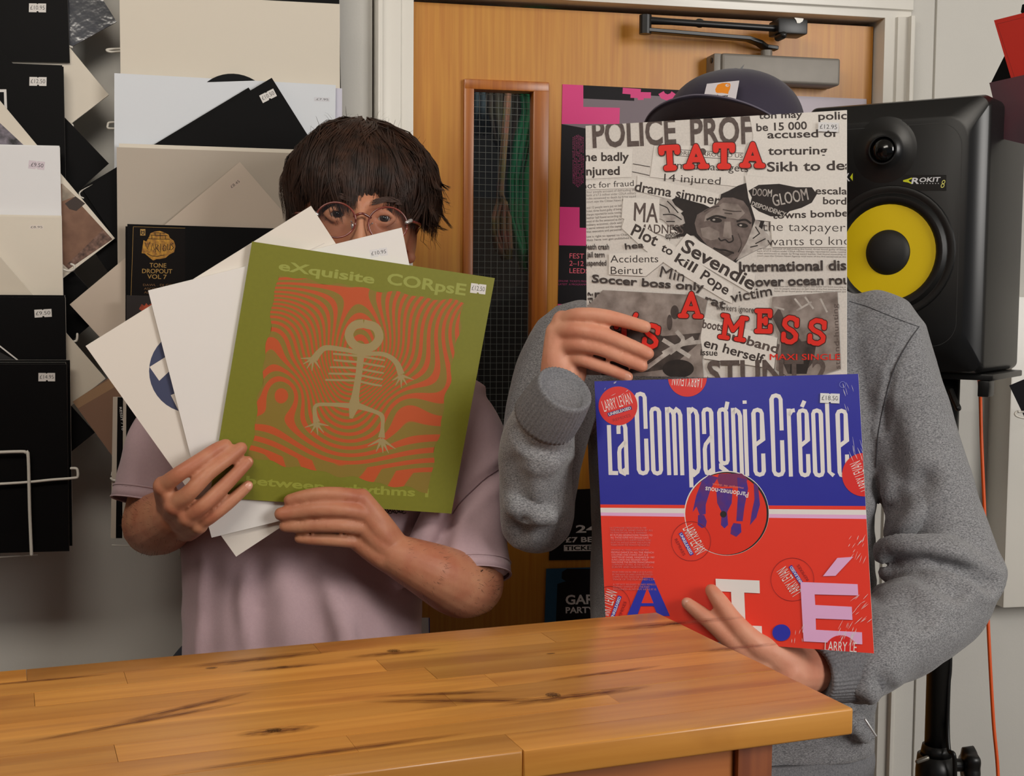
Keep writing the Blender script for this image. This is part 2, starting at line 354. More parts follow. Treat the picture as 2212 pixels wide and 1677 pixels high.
def glass_mat():
    m = bpy.data.materials.new('thin_glass'); m.use_nodes = True; nt = m.node_tree; nt.nodes.clear(); o = nt.nodes.new('ShaderNodeOutputMaterial')
    t = nt.nodes.new('ShaderNodeBsdfTransparent'); g = nt.nodes.new('ShaderNodeBsdfGlossy'); g.inputs['Roughness'].default_value = .03; mx = nt.nodes.new('ShaderNodeMixShader')
    f = nt.nodes.new('ShaderNodeFresnel'); f.inputs[0].default_value = 1.45; nt.links.new(f.outputs[0], mx.inputs[0]); nt.links.new(t.outputs[0], mx.inputs[1]); nt.links.new(g.outputs[0], mx.inputs[2]); nt.links.new(mx.outputs[0], o.inputs[0]); return m
M_glass = glass_mat()
pane = box('pane', (gx0, DOORY+.018, gz0), (gx1, DOORY+.024, gz1), M_glass, door)
parts = []; sp = .0086
gx = gx0+.007
while gx < gx1: parts.append((boxv(gx-.0003, DOORY+.0168, gz0, gx+.0003, DOORY+.0174, gz1), BOXF)); gx += sp*1.22
gz = gz0+.004
while gz < gz1: parts.append((boxv(gx0, DOORY+.0168, gz-.0003, gx1, DOORY+.0174, gz+.0003), BOXF)); gz += sp*1.22
V, F = merge(parts); o = meshobj('wire_mesh', V, F, mat('mesh_wire', (104, 108, 104), .5), door); o['kind'] = 'stuff'
# what is seen through the glass: a dark store with hanging cloth
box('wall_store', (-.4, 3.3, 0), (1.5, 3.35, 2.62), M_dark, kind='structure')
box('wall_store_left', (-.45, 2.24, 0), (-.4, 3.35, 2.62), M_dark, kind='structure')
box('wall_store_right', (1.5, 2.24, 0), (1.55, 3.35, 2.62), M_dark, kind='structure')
def drape(name, outline, Y, m, label, cat, amp=.012, n=26):
    """hanging cloth: outline rows (y, x_left, x_right) in photo pixels at depth plane Y"""
    V, F = [], []
    for k, (y, a, b) in enumerate(outline):
        for i in range(n+1):
            t = i/n; p = onY(a+(b-a)*t, y, Y); p.y += amp*math.sin(t*16+k*.35)+amp*.6*math.sin(t*37+k*.2); V.append(p)
    for k in range(len(outline)-1):
        for i in range(n): a = k*(n+1)+i; F.append((a, a+1, a+n+2, a+n+1))
    o = meshobj(name, V, F, m, smooth=True); md = o.modifiers.new('s', 'SOLIDIFY'); md.thickness = .004; return tag(o, label, cat)
drape('hanging_cloth', [(30, 1122, 1176), (180, 1122, 1172), (240, 1128, 1180), (300, 1112, 1180), (380, 1098, 1162), (470, 1096, 1160), (540, 1120, 1156), (585, 1132, 1150)], 2.55, mat('green_cloth', (10, 110, 70), .85), 'green cloth hanging behind the wired glass of the door', 'cloth')
drape('curtain', [(20, 1052, 1124), (180, 1052, 1124), (240, 1052, 1122), (300, 1066, 1112), (345, 1090, 1104)], 2.60, mat('olive_cloth', (84, 84, 62), .85, noise_amt=.5, noise_scale=14, rgb2=(80, 62, 68)), 'olive and pink patterned cloth at top of the glass', 'cloth')
drape('scarf', [(20, 1110, 1116), (420, 1078, 1084), (436, 1076, 1092), (470, 1064, 1098), (500, 1064, 1100), (535, 1074, 1102), (560, 1092, 1102)], 2.5, mat('pink_yellow_cloth', (150, 90, 84), .85, noise_amt=.5, noise_scale=30, rgb2=(100, 104, 50)), 'pink and yellow scarf end behind the lower wired glass', 'scarf')
drape('towel', [(20, 1016, 1056), (180, 1016, 1056), (230, 1016, 1056), (292, 1014, 1056)], 2.62, mat('grey_blue_cloth', (66, 82, 92), .85), 'grey-blue cloth in top left corner of the glass', 'cloth')
V, F = tube([(-.398, 2.60, onY(1100, 20, 2.6).z+.012), (1.498, 2.60, onY(1100, 20, 2.6).z+.012)], .014, 12, 1); tag(meshobj('clothes_rail', V, F, M_wire), 'rail holding the cloths behind the wired glass', 'rail')
area('store_fill_light', (.55, 2.3, 2.45), (.55, 2.7, 1.6), .3, .2, 6, (1, .95, .85))  # added weak fill so the cloths show; no lamp is seen in the store
# ---------------------------------------------------------------- door closer
def pY(Y): return [(0, Y, 0), (1, Y, 0), (0, Y, 1)]
M_alu = mat('silver_paint', (132, 126, 118), .5, metal=.2, noise_amt=.1, noise_scale=40)
M_blk = mat('black_paint', (20, 19, 19), .38)
cl = empty('door_closer', onY(1680, 160, DOORY-.02), 'silver hydraulic door closer with black folding arm above the cap', 'door closer')
a, b = onY(1560, 121, DOORY-.045), onY(1815, 178, DOORY-.045); zc = (a.z+b.z)/2; hz = .0225
V = boxv(a.x, DOORY-.045, zc-hz, b.x, DOORY-.001, zc+hz); bevel_obj(meshobj('closer_body', V, BOXF, M_alu, cl), .005, 3)
V = boxv(a.x-.012, DOORY-.040, zc-hz, a.x+.004, DOORY-.001, zc+hz); e_ = bevel_obj(meshobj('end_cap', V, BOXF, M_alu, cl), .003, 2)
for dz in (-.012, .012):
    V, F = tube([(a.x-.0125, DOORY-.030, zc+dz), (a.x-.014, DOORY-.030, zc+dz)], .0045, 12, 1, caps=False); meshobj('screw', V, F, M_blk, e_)
sx = onY(1655, 110, DOORY-.02).x
V, F = tube([(sx, DOORY-.022, zc-.028), (sx, DOORY-.022, zc+.034)], .0095, 20, 1, caps=False); meshobj('spindle', V, F, M_alu, cl, smooth=False)
pa = Vector((sx, DOORY-.022, zc+.040)); el = onY(1394, 52, DOORY-.045); 
def flatbar(name, pts, w_, t_, m, par):
    V, F = [], []
    for i, p in enumerate(pts):
        p = Vector(p); d = (Vector(pts[min(i+1, len(pts)-1)])-Vector(pts[max(i-1, 0)])).normalized(); n = d.cross(Vector((0, 0, 1))).normalized(); u = n.cross(d)
        V += [p+n*w_+u*t_, p-n*w_+u*t_, p-n*w_-u*t_, p+n*w_-u*t_]
    for i in range(len(pts)-1):
        for j in range(4): F.append((4*i+j, 4*i+(j+1) % 4, 4*i+4+(j+1) % 4, 4*i+4+j))
    F += [(3, 2, 1, 0), tuple(4*(len(pts)-1)+j for j in range(4))]; o = meshobj(name, V, F, m, par); bevel_obj(o, .001, 1); return o
q1 = onY(1640, 93, DOORY-.034)
flatbar('lower_arm', [pa+Vector((.018, 0, -.002)), pa+Vector((-.004, 0, 0)), q1, q1+Vector((-.02, 0, .006)), el+Vector((0, 0, -.010))], .009, .0032, M_blk, cl)
V, F = tube([el+Vector((0, 0, -.016)), el+Vector((0, 0, .014))], .010, 16, 1, caps=False); meshobj('elbow_joint', V, F, M_blk, cl)
br = onY(1680, 62, 2.035)
V, F = tube([el+Vector((.006, 0, .006)), onY(1450, 47, DOORY-.048), br], [.0065, .0055, .0055], 12, 1); meshobj('upper_arm', V, F, M_blk, cl, smooth=True)
V, F = tube([onY(1510, 50, DOORY-.048), onY(1512, 50.3, DOORY-.048)], .0075, 12, 1); meshobj('adjusting_nut', V, F, M_blk, cl, smooth=True)
a1, a2 = onY(1682, 38, 2.02), onY(1745, 74, 2.02)
fo = bevel_obj(meshobj('frame_bracket', boxv(a1.x, 2.02, a2.z, a2.x, 2.062, a1.z), BOXF, M_blk, cl), .003, 2)
V, F = tube([(a1.x+.008, 2.018, a2.z-.004), (a1.x+.008, 2.040, a2.z-.004)], .006, 12, 1); meshobj('pivot_pin', V, F, M_blk, cl)
s_ = Sheet('paint_chip', [(1716, 38), (1736, 40), (1734, 46), (1728, 50), (1722, 50), (1720, 44)], pY(2.0188), M_gloss, t=.0004, parent=cl)
s_ = Sheet('scratch_mark', [(1605, 142), (1608, 139), (1604, 148), (1608, 149), (1604, 157), (1600, 158), (1603, 150), (1600, 147)], pY(DOORY-.0456), M_blk, t=.0003, parent=cl)
# ---------------------------------------------------------------- posters on the door
M_ink = mat('poster_black', (20, 16, 20), .55, spec=.2); M_pink = mat('poster_magenta', (214, 34, 120), .5); M_pinkt = mat('poster_dim_magenta', (150, 28, 92), .5); M_grey = mat('poster_grey', (112, 96, 104), .5)
M_paperw = mat('paper_white', (226, 222, 222), .7); M_red = mat('print_red', (226, 38, 30), .5)
pp = pY(DOORY-.0012)
po = Sheet('poster', [(1215, 182), (1560, 199), (1552, 760), (1203, 748)], pp, M_ink, t=.0006, label='magenta and black festival poster taped to the wooden door', cat='poster')
po.poly('grey_block', [(1216, 196), (1556, 215), (1554, 330), (1213, 268)], M_grey); po.poly('pink_block', [(1215, 182), (1260, 184), (1260, 231), (1339, 233), (1338, 268), (1213, 268)], M_pink)
po.poly('black_block', [(1260, 184), (1370, 190), (1370, 218), (1260, 213)], M_ink)
po.strokes('pink_numeral', [[(1345, 196), (1372, 198), (1384, 199)], [(1384, 199), (1384, 216)], [(1362, 205), (1406, 206)], [(1428, 200), (1432, 207), (1442, 211), (1452, 207), (1456, 201)]], 13, M_pink)
po.poly('pink_block', [(1208, 447), (1252, 448), (1252, 492), (1300, 494), (1300, 532), (1206, 530)], M_pink)
po.poly('pink_block', [(1204, 657), (1247, 658), (1247, 700), (1300, 702), (1300, 760), (1202, 748)], M_pink)
for i in range(7):
    po.text('small_print', ['programme and artists', 'workshops performances', 'installations concerts', 'free entry all week', 'music art technology', 'venues across the city', 'full listings online'][i], (1239+i*3.6, 405-abs(i-3)*3), (1239+i*3.6, 290+abs(i-3)*2), 3.1, M_pinkt)
M_salmon = mat('poster_salmon', (226, 88, 108), .5)
for i, t in enumerate(('FEST 2026', '2–12 MAY', 'LEEDS UK')):
    po.text('poster_lettering', t, (1230, 558+i*16), (1298, 560+i*16), 11, M_salmon)
po.text('small_print', 'ONLINE  TICKETS FROM', (1206, 609), (1270, 610), 4, M_pinkt); po.text('small_print', 'LATEST  A PROGRAMME', (1206, 616), (1270, 617), 4, M_pinkt)
p2 = Sheet('poster', [(1690, 206), (1872, 214), (1868, 420), (1690, 415)], pY(DOORY-.0022), mat('poster_lilac_white', (196, 186, 196), .6), t=.0006, label='pale lilac poster on the door behind the right of the cap', cat='poster')
p2.text('poster_lettering', 'l', (1838, 246), (1841, 246), 12, M_red, bold=.03); p2.text('poster_lettering', 'FREE PARTY!', (1770, 247), (1838, 249), 11, M_red, bold=.02)
p3 = Sheet('poster', [(1190, 1060), (1420, 1050), (1420, 1208), (1186, 1211)], pY(DOORY-.0018), M_ink, t=.0006, label='black ticket poster with white lettering above the blue poster', cat='poster')
p3.text('poster_lettering', '24', (1244, 1151), (1290, 1150), 16, M_paperw, bold=.03); p3.text('poster_lettering', '£7 BEFORE', (1222, 1172), (1340, 1170), 11, M_paperw, bold=.03)
p3.poly('white_bar', [(1218, 1178), (1340, 1176), (1340, 1190), (1218, 1191)], M_paperw); p3.text('poster_lettering', 'TICKETS', (1221, 1189), (1300, 1188), 9, M_ink, bold=.03)
p4 = Sheet('poster', [(1180, 1229), (1420, 1222), (1416, 1420), (1174, 1424)], pY(DOORY-.0026), mat('poster_blue', (14, 74, 110), .5), t=.0006, label='blue and black garden party poster lowest on the door', cat='poster')
p4.tri('black_silhouette', [(1225, 1229), (1214, 1236), (1213, 1250), (1222, 1256), (1204, 1262), (1198, 1420), (1410, 1420), (1410, 1230)], M_ink)
p4.text('poster_lettering', 'GARDEN', (1222, 1306), (1345, 1303), 20, M_paperw, bold=.05); p4.text('poster_lettering', 'PARTY', (1222, 1325), (1284, 1324), 13, M_paperw, bold=.03)
# ================================================================ WIRE RACKS AND THE SLEEVES IN THEM
M_cream = mat('cream_card', (214, 205, 190), .7, bump=.1, bump_scale=900, bump_dist=.0003); M_white = mat('white_card', (222, 221, 222), .6, bump=.05, bump_scale=700, bump_dist=.0003)
M_stone = mat('stone_card', (178, 166, 152), .75); M_black = mat('black_card', (6, 5, 6), .55, spec=.12, noise_amt=.3, noise_scale=12); M_edge = mat('card_edge', (240, 236, 228), .8); M_lil = mat('lilac_card', (198, 196, 210), .6)
M_dkedge = mat('dark_card_edge', (92, 88, 84), .8); M_print = mat('price_ink', (34, 32, 36), .7); M_stick = mat('sticker_paper', (214, 210, 206), .65); M_stickp = mat('sticker_on_cream', (216, 206, 196), .7)
def square(c, e1, e2, Y, size=.315):
    """corner pixel c, a pixel on the next edge clockwise and one on the previous edge -> four corner pixels of a square"""
    A = onY(*c, Y); d1 = onY(*e1, Y)-A
    if e2 is None: ang = math.atan2(d1.z, d1.x)
    else:
        d2 = onY(*e2, Y)-A; bis = d1.normalized()+d2.normalized(); ang = math.atan2(bis.z, bis.x)+math.pi/4
    u = Vector((math.cos(ang), 0, math.sin(ang)))*size; v = Vector((u.z, 0, -u.x)); return [proj(A+q) for q in (Vector(), u, u+v, v)]
def sticker(sh, txt, c, w_, h_, ang=0, m=None, notch=True):
    ca, sa = math.cos(math.radians(ang)), math.sin(math.radians(ang))
    def R_(x, y): return (c[0]+x*ca-y*sa, c[1]+x*sa+y*ca)
    pts = [(-w_/2, -h_/2), (-2, -h_/2), (-1, -h_/2+2), (2, -h_/2), (w_/2, -h_/2), (w_/2, h_/2), (3, h_/2), (1.5, h_/2-2.5), (-1.5, h_/2-2.5), (-2, h_/2), (-w_/2, h_/2)] if notch else [(-w_/2, -h_/2), (w_/2, -h_/2), (w_/2, h_/2), (-w_/2, h_/2)]
    s = sh.tri('price_sticker', [R_(*p) for p in pts], m or M_stick)
    sh.text('price', txt, R_(-w_*.42, h_*.2), R_(w_*.42, h_*.2), h_*.48, M_print, parent=s, bold=-.005)
def rsleeve(c, e1, e2, Y, m, label, edge=None, size=.315, name='record_sleeve', t=.003, group=None, h=None):
    q = square(c, e1, e2, Y, size); return Sheet(name, q, pY(Y), m, edge or M_edge, t, label, 'record', group)
rk = 'records in the left wire rack'; rr = 'records in the right wire rack'
def tr(x, y, slope=.02): return ((x, y), (x, y+200), (x-300, y-300*slope))   # top right corner, clockwise next edge is down
def tl(x, y, slope=.05): return ((x, y), (x+400, y+400*slope), None)
# left rack, top tier to bottom tier
s = rsleeve(*tr(133, -350), 1.985, M_black, 'black sleeve priced £10.95 in the top left corner', M_dkedge, group=rk)
s.strokes('white_line', [[(-6, 121), (15, 140)]], 2, M_stick); sticker(s, '£10.95', (81, 17), 37, 19, 1)
s = rsleeve(*tr(137, 144), 1.964, M_black, 'black sleeve priced £12.50 with white outlined square, left rack', M_dkedge, group=rk)
s.strokes('white_frame', [[(-60, 196), (11, 196), (13.5, 262)]], 6, M_stick); sticker(s, '£12.50', (82, 176), 37, 19, 1)
rsleeve(*tr(134, 141), 1.970, M_black, 'black sleeve barely showing behind the £12.50 one', M_dkedge, group=rk)
M_photo1 = mat('grey_rock_print', (128, 120, 132), .5, noise_amt=.9, noise_scale=85, rgb2=(22, 20, 22), detail=8)
s = rsleeve(*tr(129, 318, 0), 1.936, M_white, 'plain white sleeve priced £9.50 in the left rack', group=rk); sticker(s, '.£9.50', (79, 357), 35, 18, 6, m=mat('sticker_lilac', (208, 196, 204), .7))
rsleeve(*tr(128, 315, 0), 1.941, M_white, 'white sleeve barely showing behind the £9.50 one', group=rk)
s = rsleeve(*tr(133, 470, 0), 1.924, M_cream, 'cream sleeve priced £8.95 in the left rack', group=rk); sticker(s, '£8.95', (79, 491), 30, 9, 0, m=M_stickp, notch=False)
s = rsleeve(*tr(133, 466, 0), 1.929, M_cream, 'cream sleeve showing an edge behind the £8.95 one', group=rk)
s = rsleeve(*tr(141, 643, -.01), 1.904, M_black, 'black sleeve priced £9.50 with pale diagonal line, left rack', M_edge, group=rk)
s.strokes('white_line', [[(-8, 742), (38, 778)]], 3, M_stick); s.poly('grey_corner', [(-30, 745), (34, 779), (34, 800), (-30, 800)], mat('charcoal_print', (30, 28, 28), .5)); sticker(s, '£9.50', (93, 677), 37, 17, -3)
rsleeve(*tr(140, 638, -.01), 1.910, M_black, 'black sleeve showing a pale top edge behind the £9.50 black one', M_edge, group=rk)
s = rsleeve(*tr(144, 787, -.012), 1.880, M_black, 'frontmost black sleeve priced £14.95 in lowest tier, left rack', M_dkedge, size=.262, group=rk, t=.004); sticker(s, '£14.95', (101, 815), 36, 18, 0)
rsleeve(*tr(142, 783, -.012), 1.886, M_black, 'black sleeve second from front in the lowest tier, left rack', M_edge, size=.262, group=rk)
rsleeve(*tr(151, 778, -.012), 1.892, M_black, 'black sleeve at the back of the lowest tier, sticking out right, left rack', M_edge, size=.262, group=rk)
# tilted sleeves poking out of the left rack to the right
M_film = mat('shiny_film_sleeve', (92, 94, 100), .16, spec=.8, coat=1, noise_amt=.6, noise_scale=5, bump=.8, bump_scale=9, bump_dist=.01, rgb2=(30, 30, 34))
g = 'tilted sleeves poking out of the left rack'
rsleeve((252, 47), (155, 98), (195, -40), 1.996, M_film, 'shrink-wrapped dark sleeve corner with crinkled film, top left', M_dkedge, group=g)
rsleeve((235, 205), (150, 266), (137, 92), 1.990, M_cream, 'cream sleeve corner pointing right in the upper gap between racks', group=g)
rsleeve((235, 353), (165, 410), (143, 265), 1.9745, M_black, 'black sleeve corner pointing right below the cream corner', M_dkedge, group=g)
s = rsleeve((248, 515), (148, 585), (68, 317), 1.946, M_cream, 'cream edged sleeve with grey rock and brown earth photo, pointing right', group=g)
M_earth = mat('earth_print', (134, 98, 76), .55, noise_amt=.5, noise_scale=25, rgb2=(90, 58, 42), detail=8); M_earth2 = mat('earth_print_speckled', (130, 98, 84), .55, noise_amt=.8, noise_scale=160, rgb2=(58, 36, 28))
s.poly('landscape_picture', [(243, 517), (148, 582), (60, 500), (128, 392)], M_earth); s.poly('rock_picture', [(-60, 205), (-4, 262), (56, 318), (118, 384), (60, 470), (-90, 330)], M_photo1); s.poly('landscape_picture', [(243, 517), (148, 582), (142, 574), (222, 497)], M_earth2)
s.poly('landscape_picture', [(134, 396), (134, 435), (163, 424), (140, 402)], mat('pale_sky_print', (176, 160, 142), .5, noise_amt=.5, noise_scale=60)); s.poly('landscape_picture', [(140, 440), (163, 424), (184, 440), (165, 456), (150, 452)], mat('dark_earth_print', (52, 38, 32), .5))
rsleeve((234, 670), (145, 735), (137, 576), 1.958, M_black, 'black sleeve corner pointing right under the cream one, mid gap', M_dkedge, group=g)
rsleeve((228, 818), (157, 862), (32, 638), 1.917, mat('pale_card', (200, 190, 174), .7), 'pale grey sleeve corner pointing right behind the brown card sleeve', group=g)
rsleeve((205, 935), (154, 981), (152, 868), 1.920, M_black, 'black sleeve corner pointing right at the lowest tier', M_dkedge, group=g)
# tilted sleeves poking out of the right rack to the left
g = 'tilted sleeves poking out of the right rack'
s = rsleeve((157, 868), (245, 816), (243, 975), 1.908, mat('brown_kraft', (122, 90, 70), .7), 'brown kraft card mailer corner pointing left near the pink shirt', mat('kraft_edge', (150, 118, 92), .7), group=g)
s.poly('packing_tape', [(157, 866), (300, 783), (300, 806), (166, 884)], mat('packing_tape', (150, 118, 88), .3))
# right rack
s = rsleeve(*tl(257, -140, .045), 1.990, M_black, 'black sleeve peeking above the plain cream sleeve, top of frame', M_edge, group=rr)
s = rsleeve(*tl(258, -16, .052), 1.975, M_cream, 'large plain cream sleeve at the top of the right rack', group=rr)
o = tag(meshobj('vinyl_record', *tube([onY(505, 250, 1.968), onY(505, 250, 1.9665)], .060, 48, 1, caps=False), mat('vinyl', (12, 12, 12), .3)), 'black record edge peeking over the white sleeve', 'record')
s = rsleeve(*tl(247, 158, .054), 1.960, mat('satin_white_card', (212, 216, 222), .5), 'white sleeve priced £7.95 in the second tier of the right rack', group=rr); sticker(s, '.£7.95', (695, 215), 34, 9, 2, m=mat('sticker_white2', (206, 206, 212), .7), notch=False)
rsleeve(((739, 191)), (739, 391), (439, 178), 1.967, M_lil, 'lilac sleeve sticking out right behind the white £7.95 one', group=rr)
s = rsleeve((587, 168), (664, 289), (172, 411), 1.950, M_black, 'tilted black sleeve priced £10.50, corner up, right rack', mat('black_edge', (22, 20, 20), .6), group=rr, t=.004); sticker(s, '£10.50', (579, 207), 34, 18, -27)
rsleeve((537, 189), (640, 349), (330, 313), 1.9545, M_black, 'second tilted black sleeve behind the £10.50 one', _mats['black_edge'], group=rr)
s = rsleeve(*tl(252, 318, .034), 1.938, M_stone, 'stone coloured sleeve front of the third tier, right rack', group=rr)
rsleeve(*tl(257, 310, .034), 1.944, M_cream, 'cream sleeve edge showing above the stone coloured one', group=rr)
s = rsleeve((518, 350), (600, 437), (148, 633), 1.930, mat('fawn_card', (196, 180, 164), .7), 'tilted fawn sleeve priced £8.45, corner up behind the dark haired man', group=rr); sticker(s, '£8.45', (508, 398), 27, 13, -37, m=mat('sticker_fawn', (198, 180, 166), .7), notch=False)
s3 = rsleeve(*tl(275, 484, .03), 1.918, M_black, 'black sleeve with gold emblem and title label, right rack', M_edge, group=rr)
rsleeve(*tl(271, 489, .03), 1.9235, M_black, 'black sleeve edge just behind the gold emblem one', M_dkedge, group=rr)
s4 = rsleeve(*tl(273, 638, .02), 1.898, mat('brown_black_print', (22, 10, 8), .5), 'very dark sleeve with orange flame print below the gold emblem one', M_edge, group=rr)
s4.tri('flame_print', [(300, 668), (306, 657), (312, 661), (316, 655), (320, 660), (330, 654), (333, 664), (326, 674), (318, 668), (310, 674)], mat('flame_orange', (200, 84, 42), .5, noise_amt=.6, noise_scale=120, rgb2=(120, 40, 20)))
M_gold = mat('gold_ink', (200, 146, 40), .5, noise_amt=.4, noise_scale=180, rgb2=(120, 74, 20)); M_dgold = mat('dull_gold_ink', (160, 124, 60), .5)
s3.poly('title_label', [(287, 490), (400, 493), (400, 640), (284, 640)], mat('label_black', (12, 6, 5), .6, spec=.15)); s3.strokes('label_border', [[(283, 640), (288, 490), (400, 493)]], .8, M_dgold)
s3.tri('gold_emblem', [(306, 547), (310, 519), (316, 522), (322, 512), (325, 504), (335, 500), (345, 499), (354, 502), (364, 507), (367, 514), (375, 520), (378, 528), (379, 533), (376, 545), (366, 550), (358, 557), (345, 560), (338, 560), (331, 563), (322, 556), (313, 548)], M_gold)
E_ = M_ink
s3.strokes('emblem_lines', [[(318, 516), (367, 517)], [(325, 508), (362, 509)], [(332, 503), (356, 504)], [(335, 504), (335, 509)], [(346, 504), (346, 516)], [(357, 509), (357, 516)], [(328, 509), (328, 516)], [(313, 524), (318, 538), (324, 523)], [(326, 541), (330, 526), (334, 541)], [(336, 545), (336, 527), (342, 530), (338, 536), (345, 545)], [(347, 527), (347, 546)], [(352, 535), (355, 529), (359, 533), (358, 541), (353, 542), (351, 536)], [(362, 527), (362, 540), (367, 540), (368, 526)], [(375, 525), (370, 529), (375, 535), (369, 541)], [(318, 548), (328, 553), (340, 554), (355, 551)]], 1.3, E_)
for t, x0, x1, y, h in (('TONE', 323, 359, 577.5, 9.5), ('DROPOUT', 307, 372, 590, 9.5), ('VOL 7', 318, 360, 602, 9.5)): s3.text('title_lettering', t, (x0, y), (x1, y+1), h, M_dgold, bold=.01)
for t, x0, x1, y in (('DAWL . DJ CO', 309, 372, 618), ('ASCORBIC', 311, 356, 626), ('ALPHA', 311, 342, 634)): s3.text('title_lettering', t, (x0, y), (x1, y+.6), 4.8, mat('brown_ink', (112, 78, 40), .5))
s3.poly('small_emblem', [(303, 495), (314, 495), (314, 509), (303, 509)], M_dgold); s3.strokes('emblem_lines', [[(306, 498), (305, 504), (309, 507), (312, 503), (311, 498)], [(306, 501), (311, 501)]], 1.6, M_ink)
s5 = rsleeve(*tl(244, 858, .02), 1.886, M_stone, 'grey card sleeve edge in lowest tier behind the pink shirt', size=.2, group=rr)
s5.poly('black_band', [(254, 850), (266, 850), (264, 1178), (250, 1178)], M_black); s5.text('spine_lettering', 'RESSIT / 10', (258, 880), (263, 930), 5, M_stick); s5.poly('black_band', [(273, 850), (420, 850), (420, 1178), (271, 1178)], M_black)
# the racks themselves
def wire(name, lines, Yd, par, r=.0017, m=None):
    parts = [tube([onY(p[0], p[1], p[2] if len(p) > 2 else Yd) for p in ln], r, 8, 4) for ln in lines]; V, F = merge(parts); return meshobj(name, V, F, m or M_wire, par, smooth=True)
def rack(label, xc, ys, hooks, Yb=2.05):
    e = empty('wire_rack', onY(xc, 1205, Yb), label, 'record rack')
    for dx in (-90, 90): wire('back_wire', [[(xc+dx, -160), (xc+dx, 1200)]], Yb, e, .0025)
    for k, y in enumerate(ys):
        Yt = 1.985-.02*k
        if y < 1180: wire('pocket_wire', [[(xc-60, y, Yb), (xc-60, y, Yt+.014), (xc+60, y, Yt+.014), (xc+60, y, Yb)]], Yt, e, .0018)
    for h in hooks: wire('hook', [h[0]], h[1], e, h[2] if len(h) > 2 else .0017)
    return e
rack('white wire record rack at the left edge', -90, (150, 330, 480, 640, 790), [
 ([(130, 97), (146, 99), (155, 102)], 1.99), ([(130, 262, 2.0), (150, 266, 1.99), (157, 272, 1.98), (155, 268, 2.0)], 1.97), ([(136, 582), (150, 586), (160, 581), (160, 574), (154, 571)], 1.93), ([(140, 739), (160, 738), (166, 734), (167, 722)], 1.925),
 ([(-20, 1047), (60, 1042), (110, 1037), (160, 1033), (168, 1029), (167, 1015), (162, 1012), (154, 1012)], 1.872, .0019), ([(-20, 978), (44, 976), (56, 978), (61, 988), (64, 1100), (68, 1198)], 1.870, .0023), ([(-20, 1193), (66, 1192), (120, 1188), (128, 1182)], 1.90, .001), ([(-20, 1205), (80, 1199)], 1.89, .001)])
rack('white wire record rack behind the man in the pink T-shirt', 480, (150, 330, 480, 640, 790), [
 ([(262, 105), (240, 106), (230, 108), (238, 112), (262, 111)], 1.99), ([(255, 264), (236, 265), (233, 270), (234, 277), (255, 278)], 1.972), ([(180, 428), (173, 424), (174, 414), (200, 400)], 1.955, .0012), ([(252, 1018), (243, 1019), (241, 1027)], 1.90, .001), ([(240, 1034), (246, 1038), (262, 1037), (290, 1036)], 1.880, .0017), ([(243, 1178), (300, 1180), (420, 1184)], 1.90, .001)])
# ================================================================ THE COUNTER
CZ = 1.07
cA, cB, cC = onZ(1500, 1315, CZ), onZ(1845, 1530, CZ), onZ(0, 1450, CZ)   # back right, front right, back left corners of the top
ux = (cA-cC).normalized(); uy = Vector((-ux.y, ux.x, 0)); depth = abs((cA-cB).dot(uy)); th = .0235
counter = empty('counter', (cA.x, cA.y, 0), 'tall wooden shop counter with a butcher block top in the foreground', 'counter')
counter.rotation_euler = (0, 0, math.atan2(ux.y, ux.x)); counter.location = (cB.x, cB.y, 0)   # origin under the front right corner: x runs left-right, y front to back
M_stave = wood('counter_stave', (190, 124, 48), (212, 148, 66), (146, 82, 32), 0, freq=70, rough=.36, coat=.35, rnd=True)
nrow = 9; rw = depth/nrow; random.seed(3)
binv = wm(counter).inverted()
def cxy(px, py): q = binv @ onZ(px, py, CZ); return q.x, q.y
known = {}
for px, py in ((57, 1450), (75, 1520), (275, 1475), (682, 1398), (832, 1445), (1053, 1463), (748, 1590), (1170, 1368), (1106, 1600), (1310, 1500), (1600, 1400)):
    x, y = cxy(px, py); known.setdefault(min(nrow-1, max(0, int(y/rw))), []).append(x)
for r in range(nrow):
    xs = sorted(known.get(r, [])); cuts = [-.0]
    allc = xs[:]
    x = -random.uniform(.12, .4)
    while x > -1.75:
        if all(abs(x-k) > .14 for k in allc): allc.append(x)
        x -= random.uniform(.28, .5)
    allc = sorted([c for c in allc if c < -.03], reverse=True); ends = [0.0]+allc+[-1.75]
    for i in range(len(ends)-1):
        b_, a_ = ends[i], ends[i+1]; g = .00018
        me = bpy.data.meshes.new('stave'); L = b_-a_
        me.from_pydata(boxv(-L/2+g, -rw/2+g, -th, L/2-g, rw/2-g, 0), [], BOXF); me.materials.append(M_stave)
        o = bpy.data.objects.new('stave', me); o.location = ((a_+b_)/2, (r+.5)*rw, CZ+random.uniform(-.00012, .00012)); o.parent = counter; COL.objects.link(o)
        bm = bmesh.new(); bm.from_mesh(me)
        ed = []
        for e in bm.edges:
            m_ = (e.verts[0].co+e.verts[1].co)/2
            outer = (r == 0 and m_.y < -rw/2+.001) or (r == nrow-1 and m_.y > rw/2-.001) or (i == 0 and m_.x > L/2-.001)
            if outer: ed.append(e)
        if ed: bmesh.ops.bevel(bm, geom=ed, offset=.0022, segments=3, affect='EDGES', profile=.5)
        for f in bm.faces: f.smooth = True
        bm.to_mesh(me); bm.free()
        try: me.set_sharp_from_angle(angle=.6)
        except Exception: pass
def cbox(name, x0, y0, z0, x1, y1, z1, m, bev=.0015):
    me = bpy.data.meshes.new(name); me.from_pydata(boxv(x0, y0, z0, x1, y1, z1), [], BOXF); me.materials.append(m); o = bpy.data.objects.new(name, me); o.parent = counter; COL.objects.link(o); bevel_obj(o, bev); return o
